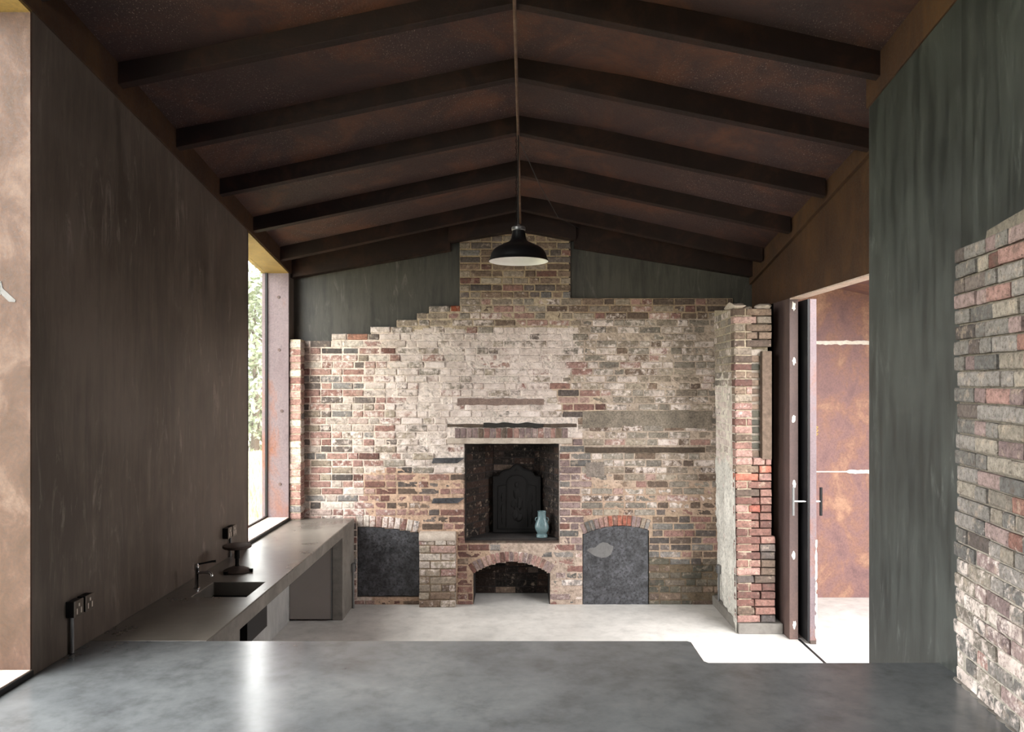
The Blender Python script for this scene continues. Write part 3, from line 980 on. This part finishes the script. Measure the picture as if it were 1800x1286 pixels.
# rounded coping of the buttress
cp = []
for i in range(9):
    a = math.pi / 2 * i / 8
    cp.append((yb - .006 + .07 * (1 - math.sin(a)), bz(944) + .068 * (1 - math.cos(a)) ** 1.0))
b = MB(); n_ = len(cp)
pts3 = [(yb - .006, bz(944) - .02)] + [(yb - .006 + .07 * (1 - math.cos(math.pi / 2 * i / 8)), bz(944) + .066 * math.sin(math.pi / 2 * i / 8)) for i in range(9)] + [(D + .02, bz(944) + .066), (D + .02, bz(944) - .02)]
m_ = len(pts3)
for x in (xb0 - .004, xb1 + .002):
    b.v += [(x, y, z) for y, z in pts3]
b.f += [tuple(range(m_)), tuple(range(2 * m_ - 1, m_ - 1, -1))] + [(i, (i + 1) % m_, m_ + (i + 1) % m_, m_ + i) for i in range(m_)]
b.build('coping', M['lintel'], butt, bevel=.008)

# ---- brick stub by the window
XS0, XS1, YS = XL, -2.258, 8.345
st = MB()
st.box(XS0 + .006, XS1 - .008, YS + .008, D + .05, .922, 2.815)
st.c += [(*lin((186, 172, 152)), 1)] * 8
stub = st.build('brick_stub', M['mortar'], kind='structure')
tag(stub, 'narrow stub of pale red bricks between the tall window and the back wall', 'pillar')
Ws = Wall(stub)
for r_ in range(25):
    z = .962 + r_ * .0748
    c = lambda: srgb4(pick(dict(pink=4, pale=3, red=.9, blue=.5)), R.uniform(.15, .45))
    Ws.brick((0, YS), (1, 0), 0, (XS0 + XS1) / 2, z, XS1 - XS0 - .004, .064, c(), R.uniform(-.003, .004), R.uniform(-.012, .012), .8)
    Ws.brick((XS1, YS), (0, 1), math.pi / 2, .072, z, .135, .064, c(), R.uniform(-.002, .004), 0, .6)
Ws.finish()

# ---- right-hand pier, front at d = 7.51, its side face leaning and lime-washed
PF, PXR = 7.51, 2.405
ZP = 3.07
def side_x(t, z):                       # x of the side face; t 0 at the front edge, 1 at the wall
    lean = .040 * (1 - z / 3.0)
    return 2.05 + .052 * t + lean + (.012 * t * (1 - z / 3.0))
pm = MB()
z1 = ZP - .01
pm.hexa([(side_x(0, .09) + .012, PF + .012, .09), (2.218, PF + .012, .09), (2.218, D + .02, .09), (side_x(1, .09) + .012, D + .02, .09),
         (side_x(0, z1) + .012, PF + .012, z1), (2.218, PF + .012, z1), (2.218, D + .02, z1 + .05), (side_x(1, z1) + .012, D + .02, z1 + .05)])
pm.box(2.218, 2.395, PF + .09, D + .02, .09, z1)       # set back behind the chase
pm.c += [(*lin((168, 154, 134)), 1)] * 16
pier = pm.build('brick_pier', M['mortar'], kind='structure')
tag(pier, 'tall brick pier with a lime-washed side and red brick front, before the steel door post', 'pillar')
Wp = Wall(pier)
# lumpy lime-washed skin of the side face
def pier_zone(p, q):
    z = q
    if z > 2.45: return dict(mort=(176, 164, 142), off=.006, lump=.005)
    if z > 1.55: return dict(mort=(222, 214, 200), off=.001, lump=.008)
    return dict(mort=(218, 214, 205), off=-.010, lump=.016)
sk = MB(); nT, nZ = 40, 110
for k in range(nZ + 1):
    z = .0 + (ZP + .06) * k / nZ
    for i in range(nT + 1):
        t = i / nT
        zc = pier_zone(0, z + .15 * mn.noise((t * 3, z * 2, 4)))
        lump = zc['lump'] * (mn.noise((t * 9, z * 13, 2.2)) * .9 + mn.noise((t * 26, z * 24, 6.2)) * .6) * min(1, 8 * t + .2)
        zz = min(z, ZP + .06 * t - .02 * (1 - t))
        sk.v.append((side_x(t, z) + .002 + zc['off'] + lump, PF + .016 + (D - PF - .016) * t, zz))
        s = .9 + .25 * mn.noise((t * 4, z * 3, 8))
        sk.c.append((*[v * s for v in lin(zc['mort'])], 1))
for k in range(nZ):
    for i in range(nT):
        a = k * (nT + 1) + i
        sk.f.append((a, a + 1, a + nT + 2, a + nT + 1))
ob = sk.build('limewash', M['mortar'], pier)
ob.data.polygons.foreach_set('use_smooth', [True] * len(ob.data.polygons))
for r_ in range(40):
    z = .135 + r_ * .0742
    # side face: wall runs from rear to front, seen from -x
    u = (0.0, -1.0)
    x0s, x1s = side_x(1, z), side_x(0, z)
    ln_ = D - PF
    ang = math.atan2(-ln_, x1s - x0s); u = (math.cos(ang), math.sin(ang))
    for xc, L in fill_run(.0, ln_ - .05 - .05 * (r_ % 2), r_):
        if z > 2.3: w = (dict(tan=3, taupe=3), .42)
        elif z > 1.5: w = (dict(pale=3, taupe=2), .8)
        else: w = (dict(pale=3, grey=2), .85)
        Wp.brick((x0s, D), u, ang, xc, z, L, .062, srgb4(pick(w[0]), max(0, min(1, w[1] + R.uniform(-.2, .2)))), R.uniform(-.004, .003), 0, .5)
    xf0 = side_x(0, z) - .004
    lower = z < .90
    xr = 2.44 if lower else PXR
    if 1.66 < z < 2.66:
        runs = [(xf0, 2.222)]
    else:
        runs = [(xf0, xr)]
    for a, b2 in runs:
        for xc, L in fill_run(a, b2, r_):
            if z < 1.55: pal, lm = dict(red=6, pink=.6, brown=2, bright=.5, dark=.8), .08
            elif z < 2.66: pal, lm = dict(pink=2, tan=1, red=2, brown=2), .22
            else: pal, lm = dict(brown=5, pink=1, tan=1), .12
            Wp.brick((0, PF), (1, 0), 0, xc, z, L, .064, srgb4(pick(pal), max(0, lm + R.uniform(-.15, .2))), R.uniform(-.008, .008), R.uniform(-.02, .02))
Wp.finish()
# the chase in the front of the pier: yellowish back and a grey board
box_ob('chase_back', 2.225, 2.33, PF + .075, PF + .095, 1.64, 2.68, M['lintel'], pier, .002)
box_ob('set_board', 2.315, PXR, PF - .008, PF + .06, 1.64, 2.66, m_plain('grey_board', (98, 82, 70), .9, vary=.35, scale=22, bump=.005), pier, .004)
for k in range(13):
    z = 1.66 + k * .0748
    MB().box(2.228, 2.305, PF + .052, PF + .085, z, z + .058 + R.uniform(-.01, .006)).build('broken_brick', m_plain('chase_brick', R.choice(PAL['moss'] + PAL['brown']), .95, vary=.3, bump=.006), pier, bevel=.008)
plinth = MB().box(2.087, 2.505, 7.485, 8.5, 0, .098).build('pier_plinth', M['concrete'], pier, bevel=.005)
for k, (x, y, z, a, b2, c) in enumerate(((2.11, 7.60, ZP + .02, .075, .09, .03), (2.20, 7.62, ZP + .0, .05, .08, .025), (2.35, 7.60, ZP + .012, .085, .08, .035), (2.15, 7.95, ZP + .04, .07, .12, .04), (2.26, 8.05, ZP + .04, .08, .12, .04))):
    MB().blob((x, y, z), a, b2, c, k, .5).build('rubble_lump', M['lintel'], pier, smooth=True)

# ---- brick facing on the near right wall
vx, vy = 1.0, -.14
nn = math.hypot(vx, vy); vx, vy = vx / nn, vy / nn
UR = (vy, -vx)
AR_ = math.atan2(UR[1], UR[0])
OR_ = (XG - .006, 3.896)
LENR = 1.5
wt = lambda s_: 2.985 + .075 * s_ + (.05 if s_ > .3 else 0)
fz = MB(); nS, nZ = 60, 84
def pr_(s_, z, o): return (OR_[0] + UR[0] * s_ + vx * o, OR_[1] + UR[1] * s_ + vy * o, z)
for k in range(nZ + 1):
    for i in range(nS + 1):
        s_ = .02 + (LENR - .02) * i / nS; z = .922 + (wt(s_) - .925 - .01) * k / nZ
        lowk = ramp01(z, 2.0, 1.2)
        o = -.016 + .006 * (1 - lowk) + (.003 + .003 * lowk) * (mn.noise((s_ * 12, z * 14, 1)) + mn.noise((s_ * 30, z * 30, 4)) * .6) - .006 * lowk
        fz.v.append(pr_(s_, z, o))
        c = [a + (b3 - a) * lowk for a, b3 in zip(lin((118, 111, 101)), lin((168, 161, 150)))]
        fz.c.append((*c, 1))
for k in range(nZ):
    for i in range(nS):
        a = k * (nS + 1) + i
        fz.f.append((a, a + 1, a + nS + 2, a + nS + 1))
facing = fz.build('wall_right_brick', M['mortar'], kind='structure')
tag(facing, 'worn grey and red brick facing on the near wall at the right edge', 'wall')
Wr = Wall(facing)
for r_ in range(29):
    z = .922 + .036 + r_ * .0748
    if z > wt(.3): break
    a = R.uniform(0, .05) if r_ % 2 else R.uniform(.0, .03)
    for s_, L in fill_run(a, LENR, r_):
        if z + .03 > wt(s_) + .02: continue
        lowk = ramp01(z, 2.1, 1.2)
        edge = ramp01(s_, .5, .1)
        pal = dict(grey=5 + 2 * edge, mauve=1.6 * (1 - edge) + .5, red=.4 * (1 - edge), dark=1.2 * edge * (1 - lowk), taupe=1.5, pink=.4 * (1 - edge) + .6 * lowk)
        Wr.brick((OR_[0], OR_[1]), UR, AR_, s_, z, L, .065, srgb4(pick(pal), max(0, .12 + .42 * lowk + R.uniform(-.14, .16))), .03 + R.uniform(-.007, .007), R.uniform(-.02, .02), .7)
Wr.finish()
fl = MB()
for i in range(16):
    s_ = .06 + i * .09
    fl.blob(pr_(s_, .922, -.024 - .012 * mn.noise((i, 0, 0))), .022, .06, .010, i, .8, 1)
fl.build('mortar_fillet', M['concrete'], facing, smooth=True)

# ------------------------------------------------------------------ doorway: post, sliding leaf, yard room beyond
post = thing('door_post', (2.55, 7.55, 0), 'tall mauve brown steel door post with white filler spots on its front', 'post', kind='structure')
MB().box(2.512, 2.592, 7.33, 7.79, 0, EYE + .775).build('column', M['corten_post'], post, bevel=.003)
for k, q in enumerate((539, 634, 736, 850, 975, 1098)):
    MB().blob((2.551 + .004 * (k % 2), 7.329, EYE + (672 - q) / FPX * 7.33), .016, .004, .034, k + 3, .9).build('filler_spot', M['filler'], post, smooth=True)
door = thing('door_1', (2.67, 7.6, 0), 'sliding steel door leaf seen edge on, with bar handles on both faces', 'door', kind='structure')
box_ob('leaf', 2.652, 2.712, 7.2, 8.62, .02, EYE + .755, M['corten_mauve'], door, .003)
box_ob('dark_face', 2.632, 2.652, 7.205, 8.62, .02, EYE + .755, M['black_steel'], door, .002)
for k in range(9):
    MB().blob((2.708, 7.197, .12 + k * .098 + R.uniform(-.02, .02)), .010, .003, .035 + .03 * R.random(), k, .9).build('flaked_paint', M['filler'], door, smooth=True)
box_ob('roller', 2.655, 2.708, 7.195, 7.25, .0, .035, M['rust_iron'], door, .002)
ZH = EYE - (882 - 672) / FPX * 7.2
for x0_, x1_, xbar in ((2.632, 2.53, 2.515), (2.712, 2.755, 2.765)):
    h = MB().tube([(x0_, 7.235, ZH), (x1_, 7.235, ZH), (xbar, 7.235, ZH)], .0095, 10).build('handle', M['chrome'], door, smooth=40)
    MB().tube([(xbar, 7.235, ZH - .128), (xbar, 7.235, ZH + .128)], .013, 12).build('grip', M['black_steel'] if x0_ > 2.7 else M['galv'], h, smooth=40)
track = MB().box(2.588, 2.612, 4.93, 7.33, -.004, .003).build('door_track', M['black_steel'])
tag(track, 'dark slot of the sliding door track in the pale floor', 'track', kind='structure')

wy = MB()
wy.box(2.72, 7.6, 8.76, 8.9, 0, 4.2)
wy.box(5.4, 5.5, 1.5, 8.9, 0, 3.3)  # unseen side wall, added to cut sky light and bounce warm light
yard = wy.build('wall_yard', M['corten_warm'], kind='structure', bevel=.002)
tag(yard, 'orange and mauve rusted steel wall seen through the doorway, with two white filler seams, and an unseen added side wall', 'wall')
for k, q in enumerate((602, 828.5)):
    z = EYE + (672 - q) / FPX * 8.76
    n = 60; x0_, x1_ = 3.27, 5.2
    up = [(x0_ + (x1_ - x0_) * i / n, z + .020 + .012 * mn.noise((i * .5, k * 9, 1))) for i in range(n + 1)]
    dn = [(x0_ + (x1_ - x0_) * i / n, z - .020 + .016 * mn.noise((i * .6, k * 9, 5))) for i in range(n + 1)]
    if k == 1:
        w0 = 12
        up = [(x, z + .005 if i < w0 else zz) for i, (x, zz) in enumerate(up)]; dn = [(x, z - .006 if i < w0 else zz) for i, (x, zz) in enumerate(dn)]
    MB().extrude_y(dn + up[::-1], 8.752, 8.77).build('filler_seam', M['filler'], yard)
for k in range(3):
    z = EYE + (672 - 752 - k * 6) / FPX * 8.74
    MB().tube([(3.285 + .012 * (k % 2), 8.757, z + .02), (3.315, 8.757, z + .01), (3.29, 8.757, z - .012)], .004, 6).build('crayon_mark', M['chalk_y'], yard)
ys = MB()
def sof(x, y): return EYE + 1.04 - .22 * (x - 3.5)
ys.prism([(2.66, 7.0), (7.6, 7.0), (7.6, 8.9), (2.66, 8.9)], lambda x, y: sof(x, y), lambda x, y: sof(x, y) + .12)  # near part is out of view, extended to shade the yard wall
soffit = ys.build('ceiling_yard', M['corten_warm'], kind='structure')
tag(soffit, 'rusted steel soffit over the space beyond the doorway', 'ceiling')

# ------------------------------------------------------------------ concrete kitchen counter along the left wall
XC = -1.73
counter = thing('concrete_counter', (-2.05, 6.4, 0), 'long cast concrete kitchen counter with a sunk sink along the left wall', 'counter')
sx0, sx1, sy0, sy1 = -2.19, -1.82, 5.36, 5.76
gx, gy = [XL + .002, sx0, sx1, XC], [4.45, sy0, sy1, 8.47]
b = MB()
for k, z in enumerate((.822, .922)):
    for y in gy:
        for x in gx: b.v.append((x, y, z))
def gi(i, j, k): return k * 16 + j * 4 + i
for i in range(3):
    for j in range(3):
        if (i, j) == (1, 1): continue
        b.f.append((gi(i, j, 1), gi(i + 1, j, 1), gi(i + 1, j + 1, 1), gi(i, j + 1, 1)))
        b.f.append((gi(i, j, 0), gi(i, j + 1, 0), gi(i + 1, j + 1, 0), gi(i + 1, j, 0)))
for i in range(3):
    b.f.append((gi(i, 0, 0), gi(i + 1, 0, 0), gi(i + 1, 0, 1), gi(i, 0, 1))); b.f.append((gi(i, 3, 0), gi(i, 3, 1), gi(i + 1, 3, 1), gi(i + 1, 3, 0)))
    b.f.append((gi(0, i, 0), gi(0, i, 1), gi(0, i + 1, 1), gi(0, i + 1, 0))); b.f.append((gi(3, i, 0), gi(3, i + 1, 0), gi(3, i + 1, 1), gi(3, i, 1)))
b.f.append((gi(1, 1, 0), gi(2, 1, 0), gi(2, 1, 1), gi(1, 1, 1))); b.f.append((gi(1, 2, 0), gi(1, 2, 1), gi(2, 2, 1), gi(2, 2, 0)))
b.f.append((gi(1, 1, 0), gi(1, 1, 1), gi(1, 2, 1), gi(1, 2, 0))); b.f.append((gi(2, 1, 0), gi(2, 2, 0), gi(2, 2, 1), gi(2, 1, 1)))
b.build('worktop', M['worktop'], counter, bevel=.005)
box_ob('front_edge', XC, XC + .004, 4.452, 8.468, .824, .917, M['concrete'], counter, .001)
snk = MB()
t_ = .012
snk.box(sx0, sx1, sy0, sy1, .60, .612)
snk.box(sx0 - t_, sx0, sy0 - t_, sy1 + t_, .60, .822); snk.box(sx1, sx1 + t_, sy0 - t_, sy1 + t_, .60, .822)
snk.box(sx0, sx1, sy0 - t_, sy0, .60, .822); snk.box(sx0, sx1, sy1, sy1 + t_, .60, .822)
sink = snk.build('sink_basin', M['black_steel'], counter)
MB().tube([(-2.0, 5.56, .60), (-2.0, 5.56, .50), (-2.0, 5.45, .42), (-2.0, 5.2, .40)], .022, 10).build('waste_pipe', M['filler'], sink, smooth=50)
box_ob('support_block', -2.24, XC - .006, 4.46, 5.0, 0, .822, M['concrete'], counter, .004)
box_ob('back_panel', -2.30, -2.25, 5.0, 7.885, 0, .822, m_concrete('pale_cast_concrete', (158, 158, 156), (188, 188, 184), (.5, .7), 2.4, stretch=(1, 1, .4), bump=.001), counter, .003)
cheek = box_ob('end_cheek', -1.832, XC + .002, 7.915, 8.47, 0, .83, M['concrete'], counter, .005)
gp = thing('appliance_panel', (-2.04, 7.9, 0), 'plain grey panel closing the far end of the space under the counter', 'panel')
box_ob('panel', -2.249, -1.84, 7.89, 7.93, .02, .818, M['grey_panel'], gp, .002)
box_ob('edge_strip', -1.8395, -1.834, 7.888, 7.93, .02, .818, M['galv'], gp, .001)

# tap
TX, TY, TZ = -2.24, 5.58, .922
tap = thing('tap', (TX, TY, TZ), 'chrome pillar tap with a long lever standing by the sunk sink', 'tap')
MB().lathe([(.022, 0), (.022, .006), (.015, .010), (.0135, .03), (.0135, .125), (.017, .13), (.017, .162), (.014, .172), (.006, .176)], TX, TY, TZ, 18).build('body', M['chrome'], tap, smooth=35)
MB().tube([(TX, TY, TZ + .108), (TX + .04, TY, TZ + .112), (TX + .082, TY, TZ + .112), (TX + .1, TY, TZ + .104), (TX + .105, TY, TZ + .085)], [.011, .010, .010, .0105, .011], 12).build('spout', M['chrome'], tap, smooth=50)
MB().tube([(TX, TY, TZ + .168), (TX + .05, TY + .01, TZ + .176), (TX + .10, TY + .02, TZ + .185), (TX + .125, TY + .025, TZ + .186)], [.007, .006, .008, .009], 10).build('lever', M['black_steel'], tap, smooth=50)

# iron turntable stand
SX, SY = -2.13, 6.07
stand = thing('iron_stand', (SX, SY, .922), 'rusty iron turntable stand with a round disc top on the worktop', 'stand')
MB().lathe([(.098, .182), (.104, .186), (.106, .192), (.104, .204), (.098, .206)], SX, SY, .922, 36).build('disc', M['rust_iron'], stand, smooth=35)
MB().lathe([(.018, .04), (.014, .06), (.014, .10), (.019, .105), (.019, .18)], SX, SY, .922, 20).build('stem', M['iron'], stand, smooth=40)
MB().lathe([(.1, .004), (.102, .012), (.092, .02), (.06, .034), (.03, .042), (.018, .046)], SX, SY, .922, 36).build('foot_plate', M['rust_iron'], stand, smooth=35)
for a in (0, 2.1, 4.2):
    MB().box(SX + .105 * math.cos(a) - .014, SX + .105 * math.cos(a) + .014, SY + .105 * math.sin(a) - .012, SY + .105 * math.sin(a) + .012, .922, .946).build('lug', M['iron'], stand, bevel=.003)


def socket(y, z, label, w=.088, conduit_to=None):
    t = thing('wall_socket', (XL, y, z), label, 'socket')
    box_ob('back_box', XL, XL + .042, y - w / 2 + .002, y + w / 2 - .002, z - w / 2 + .002, z + w / 2 - .002, M['black_steel'], t, .002)
    f = box_ob('face_plate', XL + .042, XL + .049, y - w / 2, y + w / 2, z - w / 2, z + w / 2, M['socket'], t, .002)
    for dy, dz, a, h in ((0, .018, .006, .016), (-.02, -.014, .005, .03), (.02, -.014, .005, .03)):
        box_ob('pin_slot', XL + .0485, XL + .0497, y + dy - a, y + dy + a, z + dz - h / 2, z + dz + h / 2, M['filler'], f, 0)
    if conduit_to is not None:
        MB().tube([(XL + .016, y - .012, z - w / 2), (XL + .016, y - .012, conduit_to)], .0115, 10).build('conduit', M['galv'], t, smooth=60)
    return t
socket(4.255, EYE - .395 * 4.25 / 1.0 * (1 / 1.395) + .0, 'metal wall socket with a conduit, nearer of the pair by the platform', conduit_to=.924)
socket(4.365, EYE - .395 * 4.25 / 1.395, 'metal wall socket without conduit, farther of the pair by the platform')
socket(6.50, EYE - (936 - 672) / FPX * 6.5, 'small metal wall socket above the iron stand, nearer to the tap')
socket(6.605, EYE - (932 - 672) / FPX * 6.6, 'small metal wall socket behind the iron stand, nearest the tall window', conduit_to=.924)


def isolator(name, x, y, z, zb, axis, label):
    t = thing(name, (x, y, z), label, 'switch')
    s_ = 1 if axis > 0 else -1
    xa, xb_ = sorted((x, x + s_ * .04))
    box_ob('box', xa, xb_, y - .036, y + .036, z - .05, z + .045, M['galv'], t, .012)
    MB().tube([(x + s_ * .018, y, z - .05), (x + s_ * .018, y, zb)], .011, 10).build('conduit', M['galv'], t, smooth=60)
    MB().tube([(x + s_ * .04, y, z + .005), (x + s_ * .05, y, z + .005)], .013, 12).build('knob', M['galv'], t, smooth=40)
isolator('switch_box', XC + .002, 8.34, .43, .002, 1, 'small grey metal switch box with a conduit on the counter end')
isolator('switch_box', side_x(.78, .4) - .016, 8.27, .43, .002, -1, 'small grey metal switch box with a conduit on the pier side')

# ------------------------------------------------------------------ in the hearth: fireback and vase
FX, FY, FZ = bx(908.5) * 1.03, D + .33, ZS
fb = thing('fireback', (FX, FY, FZ), 'dark cast iron fireback with a shouldered arch top standing in the hearth', 'fireback')
SCL = 8.83 / FPX * .996
def fp(u, v): return (FX + (u - 461.5) / 4.285 * SCL, FZ + .002 + (738 - v) / 4.285 * SCL)
half = [(645, 738), (645, 312), (640, 306), (608, 306), (598, 300), (588, 282), (570, 266), (545, 258), (522, 256), (505, 244), (488, 226), (472, 217), (461.5, 215)]
outl = [fp(*h) for h in half] + [fp(923 - u, v) for u, v in half[-2::-1]]
MB().extrude_y([outl[-1]] + outl[:-1], FY, FY + .035).build('plate', M['iron'], fb, bevel=.004)
def rim(pts, r, nm):
    MB().tube([(x, FY - .001, z) for x, z in pts], r, 8).build(nm, M['iron'], fb, smooth=60)
ins = lambda k: [(FX + (x - FX) * k, FZ + .38 + (z - FZ - .38) * k) for x, z in outl]
rim(ins(.965) + [ins(.965)[0]], .008, 'raised_rim')
inner_p = [fp(u, v) for u, v in ((320, 705), (320, 385), (345, 380), (385, 372), (388, 345), (405, 320), (430, 306), (461.5, 302), (493, 306), (518, 320), (535, 345), (538, 372), (580, 380), (603, 385), (603, 705))]
rim(inner_p + [inner_p[0]], .007, 'inner_border')
rim([fp(388, 345), fp(384, 690)], .009, 'column'); rim([fp(535, 345), fp(539, 690)], .009, 'column')
b = MB()
for k, (u, v, a, c) in enumerate(((461, 372, .022, .03), (461, 440, .04, .06), (440, 520, .03, .06), (484, 520, .03, .07), (450, 600, .035, .06), (480, 620, .04, .05), (352, 470, .014, .05), (352, 560, .014, .06), (352, 640, .014, .05), (570, 470, .014, .05), (570, 560, .014, .06), (570, 640, .014, .05), (461, 265, .02, .02))):
    x, z = fp(u, v); b.blob((x, FY, z), a, .012, c, k, .6)
b.build('relief', M['iron'], fb, smooth=True, kind='stuff')

VX, VY, VZ = bx(952.5) * 1.015, D + .12, ZS
vase = thing('vase', (VX, VY, VZ), 'pale blue-green glazed vase with two ring handles on the hearth shelf', 'vase')
vp = [(.045, 0), (.059, .001), (.060, .018), (.056, .026), (.047, .036), (.050, .046), (.066, .072), (.0755, .100), (.0755, .118), (.069, .145), (.058, .170), (.049, .190), (.0445, .205), (.0435, .25), (.0455, .272), (.047, .277), (.042, .278), (.038, .274), (.036, .20)]
MB().lathe(vp, VX, VY, VZ, 40, 3.2).build('body', M['celadon'], vase, smooth=50)
for s_ in (-1, 1):
    MB().tube([(VX + s_ * (.048 + .024 * math.sin(w) * .9), VY, VZ + .188 + .023 * math.cos(w)) for w in [math.pi * 1.15 * k / 9 - .1 for k in range(10)]], .006, 8).build('handle', M['celadon'], vase, smooth=60)

# ------------------------------------------------------------------ outside: meadow, grass, trees
g = MB().box(-90, 90, -40, 110, -.5, -.06).build('ground', M['meadow'], kind='structure')
tag(g, 'pale meadow ground outside the windows', 'ground')
rng = np.random.default_rng(5)
n = 9000
yy = rng.uniform(9.6, 26, n); xx = -yy * rng.uniform(.28, .44, n)
hh = rng.uniform(.12, .38, n); aa = rng.uniform(0, 6.28, n)
b = MB()
for x, y, h, a in zip(xx, yy, hh, aa):
    w = .02
    b.add([(x - w * math.cos(a), y - w * math.sin(a), -.06), (x + w * math.cos(a), y + w * math.sin(a), -.06), (x + .1 * math.sin(a), y + .1 * math.cos(a), -.06 + h)], [(0, 1, 2)])
gr = b.build('meadow_grass', M['grass'], kind='stuff')
tag(gr, 'long pale grass of the meadow outside the tall window', 'grass')


def tree(x, y, h, w, label, mat, seed):
    t = thing('tree', (x, y, -.06), label, 'tree')
    r = np.random.default_rng(seed)
    MB().tube([(x, y, -.1), (x + .08, y, h * .3), (x - .06, y + .1, h * .6), (x + .05, y, h * .9)], [.16, .12, .07, .02], 9).build('trunk', M['bark'], t, smooth=60)
    br_ = MB()
    for k in range(14):
        a = r.uniform(0, 6.28); z = h * r.uniform(.15, .8); L = w * r.uniform(.4, .8)
        br_.tube([(x, y, z), (x + L * .5 * math.cos(a), y + L * .5 * math.sin(a), z + .25 * L), (x + L * math.cos(a), y + L * math.sin(a), z + .6 * L)], [.05, .03, .01], 6)
    br_.build('branches', M['bark'], t, smooth=60, kind='stuff')
    nC = 70
    cen = []
    for k in range(nC):
        zf = r.uniform(0, 1); a = r.uniform(0, 6.28)
        rad = w * (.35 + .65 * math.sin(math.pi * (.12 + .8 * zf))) * math.sqrt(r.uniform(.1, 1))
        cen.append((x + rad * math.cos(a), y + rad * math.sin(a), h * (.02 + .98 * zf)))
    cen = np.array(cen)
    nL = 5200
    ci = r.integers(0, nC, nL)
    pos = cen[ci] + r.normal(0, 1, (nL, 3)) * np.array([.38, .38, .30])
    pos[:, 2] = np.maximum(pos[:, 2], .0)
    d1 = r.normal(0, 1, (nL, 3)); d1 /= np.linalg.norm(d1, axis=1)[:, None]
    d2 = np.cross(d1, r.normal(0, 1, (nL, 3))); d2 /= np.linalg.norm(d2, axis=1)[:, None]
    s = r.uniform(.09, .17, nL)[:, None]
    V = np.stack([pos - d1 * s, pos + d2 * s * .45, pos + d1 * s, pos - d2 * s * .45], axis=1).reshape(-1, 3)
    b = MB(); b.v = [tuple(p) for p in V.tolist()]; b.f = [(4 * k, 4 * k + 1, 4 * k + 2, 4 * k + 3) for k in range(nL)]
    b.build('foliage', mat, t, kind='stuff')
    return t
tree(-9.4, 28.6, 6.0, 1.9, 'pale green tree across the meadow, in the middle of the tall window', M['leaf_b'], 1)
tree(-14.6, 29.0, 6.8, 1.9, 'broad tree at the outer side of the meadow tree line', M['leaf_a'], 2)
tree(-4.2, 31.0, 5.6, 1.8, 'tree nearest the brick wall end of the meadow tree line', M['leaf_a'], 3)
tree(-11.2, 35.2, 7.6, 2.6, 'tall darker tree standing behind the pale green one', M['leaf_a'], 4)
